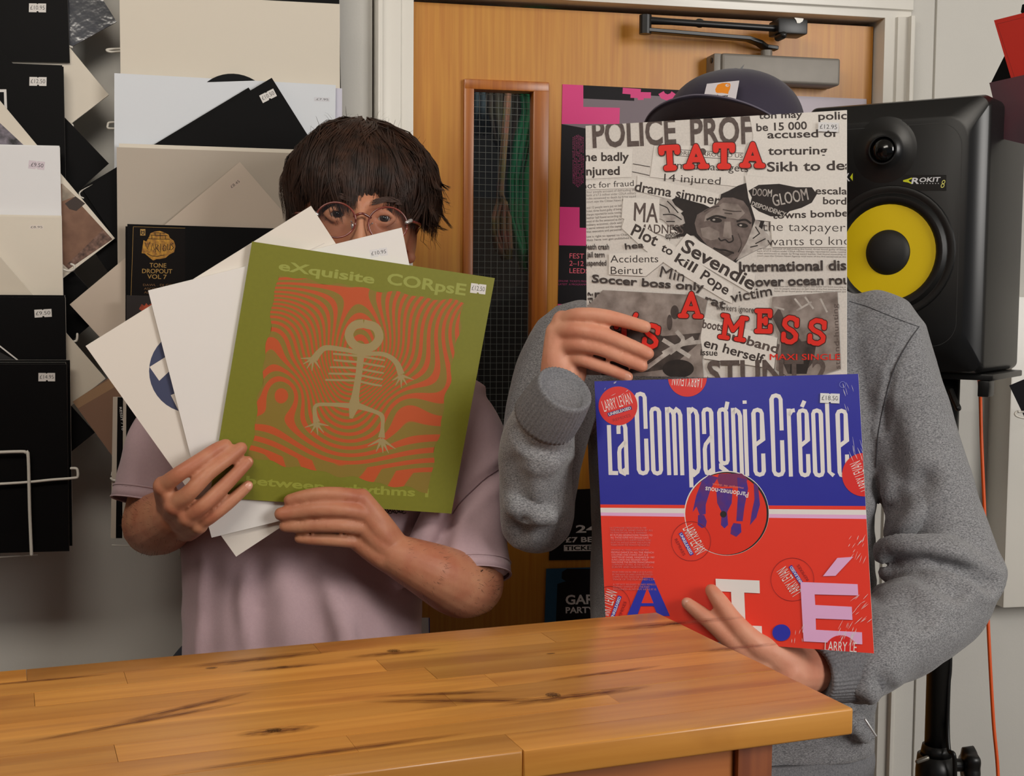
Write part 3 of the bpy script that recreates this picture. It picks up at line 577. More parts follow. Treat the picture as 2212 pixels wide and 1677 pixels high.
M_body = wood('counter_body_wood', (166, 90, 36), (192, 116, 52), (100, 50, 22), 0, freq=50, rough=.4, coat=.3); M_post = wood('counter_post_wood', (132, 66, 30), (168, 92, 44), (70, 34, 18), 2, freq=60, rough=.4, coat=.3)
cxp = -.068
cbox('corner_post', cxp-.034, .020, 0, cxp, .055, CZ-th-.0002, M_post)
cbox('front_panel', -1.70, .026, .08, cxp-.0345, .044, CZ-th-.0002, M_body)
cbox('side_panel', cxp-.020, .0555, .08, cxp-.002, depth-.05, CZ-th-.0002, M_body); cbox('back_post', cxp-.034, depth-.0495, 0, cxp, depth-.015, CZ-th-.0002, M_post)
cbox('back_panel', -1.70, depth-.040, .08, cxp-.0345, depth-.022, CZ-th-.0002, M_body); cbox('plinth', -1.70, .05, 0, cxp-.0345, depth-.045, .0795, M_body)
# knots and dark streaks that belong to the boards
def knot_mat(name, rgb, power):
    m = bpy.data.materials.new(name); m.use_nodes = True; nt = m.node_tree; b = nt.nodes['Principled BSDF']; b.inputs['Base Color'].default_value = (*lin(rgb), 1); b.inputs['Roughness'].default_value = .4
    tc = nt.nodes.new('ShaderNodeTexCoord'); g = nt.nodes.new('ShaderNodeTexGradient'); g.gradient_type = 'SPHERICAL'; mt = nt.nodes.new('ShaderNodeMath'); mt.operation = 'POWER'; mt.inputs[1].default_value = power
    n = nt.nodes.new('ShaderNodeTexNoise'); n.inputs['Scale'].default_value = 3.5; n.inputs['Detail'].default_value = 6; mr = nt.nodes.new('ShaderNodeMapRange'); mr.inputs[1].default_value = .3; mr.inputs[2].default_value = .62
    mu = nt.nodes.new('ShaderNodeMath'); mu.operation = 'MULTIPLY'; nt.links.new(tc.outputs['Object'], g.inputs[0]); nt.links.new(tc.outputs['Object'], n.inputs[0]); nt.links.new(g.outputs[1], mt.inputs[0]); nt.links.new(n.outputs[0], mr.inputs[0])
    nt.links.new(mt.outputs[0], mu.inputs[0]); nt.links.new(mr.outputs[0], mu.inputs[1]); nt.links.new(mu.outputs[0], b.inputs['Alpha']); return m
K1 = knot_mat('dark_knot', (50, 20, 8), .35); K2 = knot_mat('brown_streak', (100, 44, 14), .8)
def knot(px, py, a, b, m, rot=0, name='knot'):
    x, y = cxy(px, py); n = 20; me = bpy.data.meshes.new(name); me.from_pydata([(math.cos(2*math.pi*i/n), math.sin(2*math.pi*i/n), 0) for i in range(n)], [], [tuple(range(n))]); me.materials.append(m)
    o = bpy.data.objects.new(name, me); o.parent = counter; o.location = (x, y, CZ+.0004); o.scale = (a, b, 1); o.rotation_euler = (0, 0, math.radians(rot)); COL.objects.link(o)
for q in ((850, 1407, .007, .006), (591, 1579, .007, .006), (1195, 1503, .007, .008), (610, 1442, .006, .003), (457, 1444, .006, .003), (1460, 1348, .012, .004), (1190, 1413, .005, .002)): knot(*q, K1)
for q in ((300, 1560, .10, .006, 14), (400, 1530, .07, .007, 22), (850, 1412, .05, .008, 0), (1000, 1515, .09, .008, -18), (950, 1500, .06, .006, -12), (1460, 1348, .09, .012, 0), (1240, 1505, .08, .010, 3), (100, 1470, .06, .004, 0), (610, 1443, .04, .006, 0), (1300, 1456, .07, .005, 4), (700, 1627, .12, .006, 2), (560, 1425, .08, .010, 4), (1600, 1400, .05, .008, 0), (600, 1580, .035, .010, 0)): knot(q[0], q[1], q[2], q[3], K2, q[4], 'wood_streak')
# a small notice on the door
q = [(908, 1335), (928, 1335), (929, 1400), (909, 1400)]
sl = Sheet('notice', q, pY(DOORY-.0012), M_paperw, t=.0006, label='small white notice with blue edge stuck low on the door between the men', cat='notice')
sl.poly('blue_edge', [(926, 1335), (928, 1335), (929, 1400), (927, 1400)], mat('blue_ink', (30, 60, 150), .5))
# ================================================================ SPEAKER ON ITS STAND
M_spk = mat('speaker_plastic', (16, 16, 17), .34, spec=.5, bump=.04, bump_scale=900, bump_dist=.0003); M_rub = mat('speaker_rubber', (9, 9, 9), .45); M_yel = mat('yellow_cone', (236, 204, 0), .42)
YAWS = math.radians(-21+11.5)
sc_ = Vector(P(1924, 546, 1.95)); spx = Vector((math.cos(YW), -math.sin(YW), 0)); spf = Vector((math.sin(YW), math.cos(YW), 0))
a_ = math.radians(35); SX = (spx*math.cos(a_)-spf*math.sin(a_)).normalized(); SD = Vector((-SX.y, SX.x, 0))     # SX along the baffle (its right end nearer), SD into the cabinet
if SD.y < 0: SD = -SD
spk = empty('studio_speaker', (0, 0, 0), 'black studio monitor speaker with yellow woofer cone behind the grey sweatshirt', 'speaker')
spk.matrix_basis = Matrix([[SX[i], SD[i], (0, 0, 1)[i], sc_[i]] for i in range(3)]+[[0, 0, 0, 1]])
def smesh(name, V, F, m, par=spk, smooth=False, bev=0):
    me = bpy.data.meshes.new(name); me.from_pydata([tuple(v) for v in V], [], F); me.materials.append(m); bm = bmesh.new(); bm.from_mesh(me); bmesh.ops.recalc_face_normals(bm, faces=bm.faces); bm.to_mesh(me); bm.free()
    o = bpy.data.objects.new(name, me); o.parent = par; COL.objects.link(o)
    if bev: bevel_obj(o, bev, 4)
    if smooth:
        me.polygons.foreach_set('use_smooth', [True]*len(me.polygons))
        try: me.set_sharp_from_angle(angle=.8)
        except Exception: pass
    return o
def rrect(w_, h_, r, y, cx=0, cz=0, n=7):
    out = []
    for qx, qz, a0 in ((1, 1, 0), (-1, 1, 90), (-1, -1, 180), (1, -1, 270)):
        for i in range(n+1):
            a = math.radians(a0+90*i/n); out.append((cx+qx*(w_/2-r)+r*math.cos(a), y, cz+qz*(h_/2-r)+r*math.sin(a)))
    return out
hw, hz0, hz1 = .139, -.178, .226        # woofer centre is the origin; cabinet from hz0 to hz1
cz_ = (hz0+hz1)/2; H_ = hz1-hz0; W_ = 2*hw
rings = [rrect(W_, H_, .012, .200, 0, cz_), rrect(W_, H_, .014, .012, 0, cz_), rrect(W_-.006, H_-.006, .016, .002, 0, cz_), rrect(W_-.05, H_-.058, .032, -.010, -.0, cz_), rrect(W_-.056, H_-.064, .034, -.0108, 0, cz_)]
V, F = loft(rings); smesh('cabinet', V, F, M_spk, smooth=True)
def lathe(prof, cx, cz, n=48, cap=True):
    V, F = [], []
    for r, y in prof:
        for j in range(n): a = 2*math.pi*j/n; V.append((cx+r*math.cos(a), y, cz+r*math.sin(a)))
    for i in range(len(prof)-1):
        for j in range(n): F.append((i*n+j, i*n+(j+1) % n, (i+1)*n+(j+1) % n, (i+1)*n+j))
    if cap: F.append(tuple(j for j in range(n))); F.append(tuple((len(prof)-1)*n+j for j in range(n)))
    return V, F
V, F = lathe([(.100, -.0105), (.0985, -.0135), (.094, -.0145), (.090, -.0125), (.088, -.0125), (.083, -.0185), (.077, -.0185), (.072, -.0135), (.071, -.0120)], 0, 0); smesh('rubber_surround', V, F, M_rub, smooth=True)
V, F = lathe([(.0715, -.0128), (.066, -.0120), (.045, -.0112), (.034, -.01095)], 0, 0); smesh('woofer_cone', V, F, M_yel, smooth=True)
V, F = lathe([(.0335, -.0116), (.0325, -.0145), (.026, -.0185), (.015, -.0215), (.005, -.0225), (.001, -.0226)], 0, 0); smesh('dust_cap', V, F, mat('dust_cap', (22, 21, 20), .6), smooth=True)
V, F = lathe([(.034, -.0118), (.0335, -.0135), (.0315, -.0136)], 0, 0); smesh('cap_ring', V, F, M_rub, smooth=True)
tz = .152
V, F = lathe([(.050, -.0106), (.044, -.0115), (.030, -.0128), (.024, -.0165), (.0215, -.0195), (.0195, -.0195), (.019, -.014)], -.010, tz, 40); smesh('waveguide', V, F, M_spk, smooth=True)
V, F = lathe([(.0190, -.0140), (.0165, -.0185), (.012, -.0215), (.006, -.0235), (.001, -.0240)], -.010, tz, 36); smesh('tweeter_dome', V, F, mat('gloss_black', (8, 8, 8), .12), smooth=True)
# raised front plate outline and the two printed badges
spx_pl = [tuple(wm(spk) @ Vector(q)) for q in ((0, -.01085, 0), (.1, -.01085, 0), (0, -.01085, .1))]
bd = Sheet('badge_plate', [(1950, 378), (2044, 378), (2044, 412), (1950, 412)], spx_pl, M_spk, t=.0004, parent=spk, off=-.0004)
M_byel = mat('badge_yellow', (214, 220, 30), .5); M_bwh = mat('badge_white', (226, 226, 230), .5)
bd.text('badge_lettering', 'R', (1968, 397), (1985, 397), 13, M_bwh, bold=.04, skew=.25); bd.text('badge_lettering', 'OKIT', (1985, 393.5), (2030, 392), 9.5, M_bwh, bold=.05, skew=.25)
bd.strokes('badge_flame', [[(1951, 391), (1962, 388), (1970, 385)], [(1951, 391), (1962, 393), (1969, 396)], [(1962, 389), (1960, 391), (1964, 393)]], 3, M_byel); bd.text('badge_number', '8', (2031, 406), (2039, 406), 18, mat('badge_pale_yellow', (232, 228, 120), .5), bold=-.01, skew=.25)
bd.strokes('badge_dots', [[(x, 396.5), (x+2, 396.5)] for x in (1988, 1994, 2001, 2008, 2014, 2020, 2026)], 1.6, M_bwh)
b2 = Sheet('badge_plate', [(1790, 371), (1845, 371), (1845, 394), (1790, 394)], spx_pl, M_spk, t=.0004, parent=spk, off=-.0004)
b2.text('badge_lettering', 'KRK', (1806, 392), (1836, 391), 17, M_bwh, bold=.03); b2.poly('badge_flame', [(1842, 374), (1842, 391), (1836, 383)], M_byel)
grv = []
ou = rrect(W_-.046-.024, H_-.054-.024, .036, -.01105, 0, cz_+.000, 10); inn = rrect(W_-.046-.0256, H_-.054-.0256, .0355, -.01105, 0, cz_, 10); n = len(ou)
smesh('plate_seam', ou+inn, [(i, (i+1) % n, n+(i+1) % n, n+i) for i in range(n)], mat('seam_sheen', (52, 52, 52), .5))
# stand: plate under the cabinet, lugs, pole, collar with pin and knob
st = empty('speaker_stand', (0, 0, 0), 'black pole speaker stand with clamp knob under the studio monitor', 'speaker stand')
pc = wm(spk) @ Vector((.02, .12, 0)); pz0 = P(2020, 1610, 1.98).z; pole = Vector(P(2026, 1500, 2.0)); st.location = (pole.x, pole.y, 0)
M_std = mat('stand_black', (12, 12, 12), .38)
top_z = sc_.z+hz0-.0005
tp = wm(spk)
def sw(v): return tp @ Vector(v)
def swbox(name, a, b, bev=.002):
    V = [tp @ Vector(q) for q in boxv(*a, *b)]; o = meshobj(name, V, BOXF, M_std, st); bevel_obj(o, bev); return o
swbox('top_plate', (-.13, .02, hz0-.010), (.15, .19, hz0-.0006)); 
loc = tp.inverted() @ pole
for x_ in (-.055, .135): swbox('lug', (x_-.006, .018, hz0-.034), (x_+.010, .05, hz0-.0102))
V, F = tube([P(2054, 845, 1.90), P(2062, 865, 1.885), P(2070, 882, 1.875)], .0045, 8, 2); meshobj('lug_hook', V, F, M_std, st)
rp = .0178
V, F = tube([(pole.x, pole.y, .62), (pole.x, pole.y, top_z-.010)], rp, 28, 1, caps=False); meshobj('upper_pole', V, F, M_std, st, smooth=True)
V, F = tube([(pole.x, pole.y, .06), (pole.x, pole.y, .70)], rp+.005, 28, 1, caps=False); meshobj('lower_pole', V, F, M_std, st, smooth=True)
ck = Vector(P(2030, 1640, 2.0)).z
V, F = merge([tube([(pole.x, pole.y, ck-.06), (pole.x, pole.y, ck-.02), (pole.x, pole.y, ck+.004)], [.030, .030, .028], 28, 1, caps=False), tube([(pole.x, pole.y, ck+.003), (pole.x, pole.y, ck+.020)], [.024, .021], 28, 1, caps=False)]); meshobj('collar', V, F, M_std, st, smooth=True)
kd = Vector((math.cos(YW), -math.sin(YW), 0)); kc = Vector((pole.x, pole.y, ck-.012))
V, F = tube([kc+kd*.022, kc+kd*.046], .010, 16, 1, caps=False); meshobj('knob_shaft', V, F, M_std, st)
V, F = [], []
for i, (t, r) in enumerate(((.040, .012), (.043, .022), (.060, .024), (.064, .018))):
    for j in range(40):
        a = 2*math.pi*j/40; rr_ = r*(1+.12*math.cos(5*a)); u_ = Vector((-kd.y, kd.x, 0)); V.append(kc+kd*t+u_*rr_*math.cos(a)+Vector((0, 0, rr_*1.1*math.sin(a))))
for i in range(3):
    for j in range(40): F.append((i*40+j, i*40+(j+1) % 40, (i+1)*40+(j+1) % 40, (i+1)*40+j))
F += [tuple(range(40))[::-1], tuple(range(120, 160))]; meshobj('clamp_knob', V, F, M_std, st, smooth=True)
V, F = tube([P(1982, 1646, 1.965), P(2003, 1638, 1.965)], .0035, 12, 1); meshobj('locking_pin', V, F, mat('steel', (150, 145, 135), .3, metal=.8), st, smooth=True)
V, F = tube([(pole.x, pole.y, .0), (pole.x, pole.y, .018)], [.16, .15], 40, 1, caps=False); meshobj('foot_plate', V, F, M_std, st)
V, F = tube([(pole.x, pole.y, .015), (pole.x, pole.y, .075)], .027, 24, 1, caps=False); meshobj('foot_socket', V, F, M_std, st)
# cables
def cable(name, pts, r, m, label):
    V, F = tube(pts, r, 10, 8); return tag(meshobj(name, V, F, m, smooth=True), label, 'cable')
cable('cable', [P(2110, 790, 2.16), P(2117, 845, 2.10), P(2120, 950, 2.08), P(2127, 1120, 2.07), P(2131, 1260, 2.07), P(2137, 1400, 2.06), P(2146, 1560, 2.05), P(2156, 1680, 2.04), P(2160, 1900, 2.02), Vector((P(2160, 1900, 2.02).x+.01, P(2160, 1900, 2.02).y, .004))], .0028, mat('orange_cable', (236, 92, 26), .45), 'orange cable hanging down the white wall right of the stand')
pb = Vector(P(2052, 1395, 1.985))
cable('cable', [P(2050, 800, 2.02), P(2052, 1000, 1.985), P(2053, 1395, 1.985), P(2049, 1480, 1.985), P(2047, 1560, 1.985), P(2050, 1620, 1.975), P(2062, 1640, 1.965), P(2062, 1760, 1.99)], .0033, M_std, 'black cable hanging beside the speaker stand pole')
# far right: tilted red and dark sleeves in another rack
gg = 'sleeves in the rack at the right edge'
M_redc = mat('red_card', (206, 34, 14), .5); M_plum = mat('plum_card', (104, 52, 62), .5, noise_amt=.4, noise_scale=8, rgb2=(70, 52, 60))
def fan(name, corners, Y, m, label, edge=None):
    return Sheet(name, corners, [onY(2150, 100, Y), onY(2250, 100, Y-.06), onY(2150, 300, Y-.006)], m, edge or M_edge, .003, label, 'record', gg)
s = fan('record_sleeve', [(2147, 44), (2360, -10), (2330, 250), (2196, 210)], 1.80, M_redc, 'bright red sleeve leaning at the top right edge', mat('red_edge', (226, 90, 60), .6)); s.strokes('border_line', [[(2154, 52), (2230, 33)], [(2154, 52), (2202, 200)]], .8, mat('dark_red_ink', (140, 20, 12), .5))
fan('record_sleeve', [(2170, 120), (2300, 90), (2300, 330), (2140, 180)], 1.83, M_black, 'black sleeve corner between the red and the plum sleeves', M_dkedge)
fan('record_sleeve', [(2137, 179), (2330, 135), (2290, 330), (2165, 300)], 1.775, M_plum, 'plum coloured sleeve leaning below the red one, right edge', mat('mauve_edge', (168, 126, 132), .6))
fan('record_sleeve', [(2208, 10), (2330, -30), (2330, 190), (2205, 26)], 1.84, M_black, 'dark sleeve corner at the very top right', M_dkedge)
fan('record_sleeve', [(2180, 833), (2330, 770), (2330, 1020), (2260, 1000)], 1.78, mat('charcoal_card', (38, 38, 44), .5), 'charcoal sleeve corner below the speaker at the right edge', M_dkedge)
rk3 = empty('wire_rack', P(2330, 1000, 1.95), 'white wire record rack at the right edge of the frame', 'record rack')
V, F = tube([P(2240, 908, 1.86), P(2204, 902, 1.86), P(2193, 896, 1.86), P(2197, 890, 1.87), P(2214, 890, 1.90), P(2300, 884, 2.2)], .0016, 8, 4); meshobj('hook', V, F, M_wire, rk3, smooth=True)
V, F = tube([P(2300, -160, 1.95), P(2300, 1000, 1.95)], .0025, 8, 1); meshobj('back_wire', V, F, M_wire, rk3)
# ================================================================ SLEEVES HELD BY THE TWO MEN
def plane3(*q): return [tuple(P(*p)) for p in q]
PLL = plane3((545, 522, 1.535), (1069, 601, 1.625), (453, 1074, 1.56))        # the fan held on the left
M_w1 = mat('held_white_card', (226, 222, 218), .62, bump=.04, bump_scale=500, bump_dist=.0004); M_w2 = mat('held_offwhite_card', (222, 214, 204), .62)
M_olive = mat('olive_card', (120, 120, 26), .5, bump=.05, bump_scale=600, bump_dist=.0003, noise_amt=.06, noise_scale=200); M_olz = mat('olive_edge', (150, 158, 60), .6)
A_ = Sheet('record_sleeve', [(185, 748), (672, 445), (970, 900), (510, 1203)], PLL, M_w2, M_edge, .0035, 'off-white sleeve with navy disc, lowest in the hand-held fan', 'record', 'records held by the man in the pink T-shirt', off=.0115)
M_navy = mat('navy_ink', (62, 68, 96), .5)
A_.disc('navy_disc', (412, 802), 90, M_navy)
A_.poly('white_block', [(323, 793), (355, 773), (366, 802), (344, 823)], M_w2); A_.poly('white_block', [(369, 854), (378, 850), (400, 876), (392, 900)], M_w2); A_.poly('white_block', [(355, 773), (400, 745), (420, 790), (366, 802)], M_w2)
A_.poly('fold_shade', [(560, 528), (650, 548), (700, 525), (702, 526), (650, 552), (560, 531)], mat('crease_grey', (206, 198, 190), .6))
B_ = Sheet('record_sleeve', [(320, 628), (868, 492), (978, 1034), (457, 1162)], PLL, M_w1, M_edge, .0035, 'white sleeve priced £10.95, middle of the hand-held fan', 'record', 'records held by the man in the pink T-shirt', off=.0065)
sticker(B_, '£10.95', (818, 546), 38, 17, -9, m=mat('sticker_bright', (216, 214, 216), .6))
G_ = Sheet('record_sleeve', [(545, 522), (1069, 601), (975, 1110), (453, 1074)], PLL, M_olive, M_olz, .0035, 'olive green sleeve with skeleton and orange wavy stripes, held in front', 'record', 'records held by the man in the pink T-shirt', off=.0015)
M_gt = mat('embossed_olive', (152, 156, 78), .3)
G_.text('title_lettering', 'eXquisite', (601, 583), (808, 613), 20, M_gt, bold=.045); G_.text('title_lettering', 'CORpsE', (835, 613), (1005, 638), 24, M_gt, bold=.045)
G_.text('title_lettering', 'between', (531, 1046), (700, 1060), 18, mat('embossed_dark_olive', (146, 150, 62), .3), bold=.05); G_.text('title_lettering', 'rhythms 1', (745, 1064), (925, 1074), 18, _mats['embossed_dark_olive'], bold=.05)
sticker(G_, '£12.50', (1033, 624), 33, 21, 7)
# orange wavy stripes: a fine grid carrying a phase value, striped by the material
def stripe_mat():
    m = bpy.data.materials.new('orange_stripe_print'); m.use_nodes = True; nt = m.node_tree; b = nt.nodes['Principled BSDF']; at = nt.nodes.new('ShaderNodeAttribute'); at.attribute_name = 'phase'
    s = nt.nodes.new('ShaderNodeMath'); s.operation = 'SINE'; r = nt.nodes.new('ShaderNodeMapRange'); r.inputs[1].default_value = -.12; r.inputs[2].default_value = .12
    x = nt.nodes.new('ShaderNodeMix'); x.data_type = 'RGBA'; x.inputs[6].default_value = (*lin((132, 110, 38)), 1); x.inputs[7].default_value = (*lin((184, 78, 32)), 1)
    nt.links.new(at.outputs['Fac'], s.inputs[0]); nt.links.new(s.outputs[0], r.inputs[0]); nt.links.new(r.outputs[0], x.inputs[0]); nt.links.new(x.outputs[2], b.inputs['Base Color']); b.inputs['Roughness'].default_value = .5; return m
def bil(c, u, v): return tuple((c[0][i]*(1-u)*(1-v)+c[1][i]*u*(1-v)+c[2][i]*u*v+c[3][i]*(1-u)*v) for i in (0, 1))
NU = 110; cq = [(599, 596), (1003, 654), (930, 1030), (541, 982)]; V, F, ph = [], [], []
def rag(t, k): return .006*math.sin(t*23+k)+.006*math.sin(t*41+2*k)
for j in range(NU+1):
    for i in range(NU+1):
        u, v = i/NU, j/NU; ue, ve = u, v
        if i == 0: ue = rag(v, 1)
        if i == NU: ue = 1+rag(v, 4)
        if j == 0: ve = rag(u, 2)
        if j == NU: ve = 1.02+rag(u, 3)+(.07*u)
        V.append(G_.px(*bil(cq, ue, ve)))
        d1 = math.exp(-((u-.50)**2/.035+(v-.42)**2/.10)); d2 = math.exp(-((u-.92)**2/.05+(v-.0)**2/.16)); d3 = math.exp(-((u-.0)**2/.05+(v-.30)**2/.06)); d4 = math.exp(-((u-.68)**2/.06+(v-.60)**2/.03))
        d5 = math.exp(-((u-.15)**2/.03+(v-.62)**2/.02))
        ph.append(2*math.pi*(19*v-10*d1+(13*u*math.exp(-(v/.42)**2)*(.25+u))+7*d3+4*d4+3.5*d5+1.0*math.sin(u*5.5+v*2)))
for j in range(NU):
    for i in range(NU): a = j*(NU+1)+i; F.append((a, a+1, a+NU+2, a+NU+1))
st_ = G_.add('stripe_print', V, F, stripe_mat(), clip=False)
at = st_.data.attributes.new('phase', 'FLOAT', 'POINT'); at.data.foreach_set('value', ph)
M_bone = mat('bone_ink', (156, 138, 92), .45)
def q5(x, y): return (180+x/2.266, 500+y/2.266)
def Q5(*pts): return [(*q5(p[0], p[1]), p[2]/2.266) if len(p) > 2 else q5(*p) for p in pts]
ringp = [(1372, 452), (1430, 470), (1448, 520), (1418, 562), (1370, 572), (1322, 552), (1300, 505), (1325, 462), (1372, 452)]
G_.strokes('skeleton_print', [Q5(*[(x, y, 42) for x, y in ringp]), Q5((1374, 560, 30), (1360, 600, 34), (1348, 700, 32), (1332, 800, 36), (1325, 850, 50), (1310, 915, 16)),
  Q5((1360, 598, 20), (1280, 580, 22), (1190, 570, 26), (1155, 592, 30), (1130, 625, 36)), Q5((1372, 600, 20), (1470, 602, 22), (1530, 640, 26), (1556, 700, 34)),
  Q5((1320, 855, 28), (1220, 848, 18), (1140, 852, 18), (1134, 900, 22), (1142, 935, 34)), Q5((1330, 850, 34), (1420, 880, 20), (1462, 905, 22), (1464, 960, 18), (1460, 1010, 34))], 10/2.266, M_bone, smooth=4)
def claws(c, dirs, L, w0): return [Q5((c[0], c[1], w0), (c[0]+dx*L*.55, c[1]+dy*L*.55, w0*.55), (c[0]+dx*L, c[1]+dy*L, 3)) for dx, dy in dirs]
for c_, d_, L_, w_ in (((1125, 622), [(-1, 0), (-.8, .45), (-.5, .8), (-.1, 1), (.55, .8)], 62, 15), ((1556, 705), [(-.7, .4), (-.45, .8), (0, 1), (.45, .75), (1, .35)], 62, 15), ((1142, 940), [(-1, .35), (-.5, .8), (.1, 1), (.6, .8), (1, .2)], 58, 15), ((1460, 1018), [(-1, .5), (-.4, .9), (.1, 1), (.5, 1), (1, .7)], 68, 18)):
    G_.strokes('skeleton_hand', claws(c_, d_, L_, w_), 4, M_bone)
G_.strokes('skeleton_print', [Q5((1345, 610+32*k-2*k, 10), (1290, 605+31*k, 11), (1222+(0, 2, -14, -22, -38)[k], 605+31*k-(6 if k < 2 else 2), 9)) for k in range(5)]+[Q5((1358, 612+31*k, 10), (1420, 622+32*k, 11), (1476-(0, 0, 6, 10, 14)[k], 632+31*k, 8)) for k in range(5)], 4, M_bone, smooth=3)
# ---------------------------------------------------------------- newspaper collage cover
PT = plane3((1265, 272, 1.575), (1829, 238, 1.47), (1268, 808, 1.60))
M_news = mat('newsprint', (226, 220, 214), .6, coat=.25, noise_amt=.13, noise_scale=420, detail=8, bump=.15, bump_scale=60, bump_dist=.0008); M_news2 = mat('newsprint_light', (234, 229, 223), .6, coat=.25, noise_amt=.08, noise_scale=500, detail=6)
M_nb = mat('news_ink', (46, 38, 37), .6, noise_amt=.35, noise_scale=400, rgb2=(78, 68, 65)); M_nb2 = mat('news_ink_brown', (84, 70, 66), .6, noise_amt=.25, noise_scale=300, rgb2=(100, 88, 84)); M_nsm = mat('news_small_print', (134, 126, 122), .6)
T_ = Sheet('record_sleeve', [(1265, 272), (1829, 238), (1829, 822), (1268, 810)], PT, M_news, M_edge, .0035, 'newspaper collage sleeve with red letters hiding the capped man\'s face', 'record', 'records held by the man in the grey sweatshirt')
def q2(x, y): return (1240+x/2.705, 220+y/2.705)
def Q2(*p): return [q2(*q) for q in p]
def tx(t, x0, y0, x1, y1, h, m=None, bold=.02): return T_.text('headline', t, q2(x0, y0), q2(x1, y1), h/2.705, m or M_nb, bold=bold)
random.seed(11)
LORE = ['four people accused of defrauding the', 'bank of £7.3 million under CDLA military', 'rules sentenced to death by firing squad', 'court says the Citizen News Agency told', 'and 12 people were put on bail', 'hotel, three found guilty of being', 'charges reported for some running', 'leather hall found according to', 'most of the five sentenced as the', 'military economic clock said', 'a secret witness and the capital', 'that executive and personnel', 'use a right to appeal to Charter', 'they have not got published if']
y = 520
for i in range(4): tx(LORE[i], 74, 534+i*19, 362, 520+i*19, 13, M_nsm, bold=.01)
for i in range(4, 12): tx(LORE[i], 74, 626+(i-4)*20, 278, 612+(i-4)*20, 13, M_nsm, bold=.01)
for i in range(12, 14): tx(LORE[i], 74, 794+(i-12)*20, 340, 780+(i-12)*20, 12, M_nsm, bold=.01)
for i in range(4): tx(LORE[i]+' '+LORE[i+5], 1070, 862+i*14, 1590, 868+i*14, 9, M_nsm, bold=0)
for i in range(3): tx(LORE[i+3]+' '+LORE[i+7], 1170, 1082+i*14, 1590, 1086+i*14, 9, M_nsm, bold=0)
# big headlines
tx('POLICE', 110, 265, 598, 244, 158, M_nb2, bold=.03); tx('PROF', 682, 250, 1042, 240, 156, M_nb2, bold=.03)
T_.poly('paper_scrap', Q2((1022, 60), (1600, 40), (1600, 480), (1010, 430), (1048, 200)), M_news2)
tx('ton may', 1080, 100, 1335, 92, 40); tx('police', 1428, 106, 1640, 100, 46); tx('be 15 000', 1066, 172, 1362, 160, 46); tx('accused of', 1130, 214, 1540, 204, 46); tx('torturing', 1134, 310, 1480, 306, 48); tx('Sikh to death', 1128, 408, 1720, 394, 56)
T_.poly('paper_scrap', Q2((66, 280), (345, 272), (336, 440), (66, 452)), M_news2); tx('ne badly', 62, 346, 322, 344, 50, bold=.03); tx('injured', 54, 430, 268, 426, 50, bold=.03)
T_.poly('paper_scrap', Q2((66, 466), (362, 452), (362, 506), (66, 514)), M_news2); tx('not for fraud', 52, 508, 350, 492, 36, bold=0)
T_.poly('paper_scrap', Q2((470, 256), (1000, 262), (990, 500), (445, 440)), M_news2); T_.strokes('rule_line', [Q2((600, 280), (990, 300)), Q2((600, 315), (985, 340)), Q2((340, 408), (442, 430)), Q2((345, 362), (445, 380))], 1.2, M_nb)
tx('WORLD   AROUND US', 560, 308, 985, 328, 24, M_nb2, bold=0); T_.disc('globe_mark', q2(752, 292), 7.5, M_nb2)
tx('armed class gets', 540, 388, 1018, 410, 44, bold=0); tx('14 injured', 526, 462, 856, 484, 44, bold=0)
T_.poly('paper_scrap', Q2((372, 432), (850, 540), (830, 640), (365, 520)), M_news2); tx('drama simmers', 352, 520, 880, 610, 58, bold=.02)
# picture in the middle: hat, hair, face, raised hands, built as printed patches
G1 = mat('halftone_dark', (44, 36, 34), .6, noise_amt=.5, noise_scale=110, rgb2=(32, 26, 26)); G2 = mat('halftone_mid', (124, 110, 106), .6, noise_amt=.3, noise_scale=120, rgb2=(96, 84, 80)); G3 = mat('halftone_light', (164, 152, 146), .6, noise_amt=.55, noise_scale=60, rgb2=(112, 100, 94), detail=8); G4 = mat('halftone_pale', (206, 200, 194), .6, noise_amt=.2, noise_scale=90, rgb2=(150, 140, 136)); G5 = mat('halftone_soft_dark', (92, 80, 76), .6, noise_amt=.5, noise_scale=55, rgb2=(46, 38, 36), detail=8)
T_.tri('portrait_dark', Q2((860, 540), (905, 520), (960, 490), (1020, 470), (1040, 600), (1120, 670), (1090, 780), (1040, 850), (980, 900), (930, 960), (860, 930), (700, 780), (600, 790), (560, 700), (640, 640), (560, 580), (600, 556), (760, 600), (840, 640)), G1)
T_.tri('portrait_face', Q2((720, 660), (770, 630), (830, 600), (870, 560), (930, 560), (990, 580), (1020, 620), (1040, 680), (1040, 760), (1025, 820), (990, 870), (960, 905), (925, 935), (880, 920), (820, 880), (770, 830), (720, 770), (705, 710)), G2)
T_.tri('portrait_light', Q2((800, 640), (870, 590), (960, 600), (1000, 650), (960, 690), (930, 680), (860, 670), (810, 690), (760, 700), (770, 660)), G3); T_.tri('portrait_light', Q2((740, 740), (790, 730), (850, 760), (850, 800), (800, 810), (750, 790)), G3); T_.tri('portrait_light', Q2((880, 700), (915, 700), (925, 790), (905, 800), (870, 790)), G3)
T_.strokes('portrait_line', [Q2((775, 690), (830, 668), (890, 680)), Q2((950, 700), (1000, 690), (1035, 712))], 4.5, G1, smooth=4)
T_.disc('portrait_eye', q2(830, 692), 13, G1, ry=5.5, rot=.1); T_.disc('portrait_eye', q2(985, 722), 12, G1, ry=5, rot=.15); T_.disc('portrait_eye', q2(818, 690), 3, G4, ry=2); T_.disc('portrait_eye', q2(975, 722), 3, G4, ry=2)
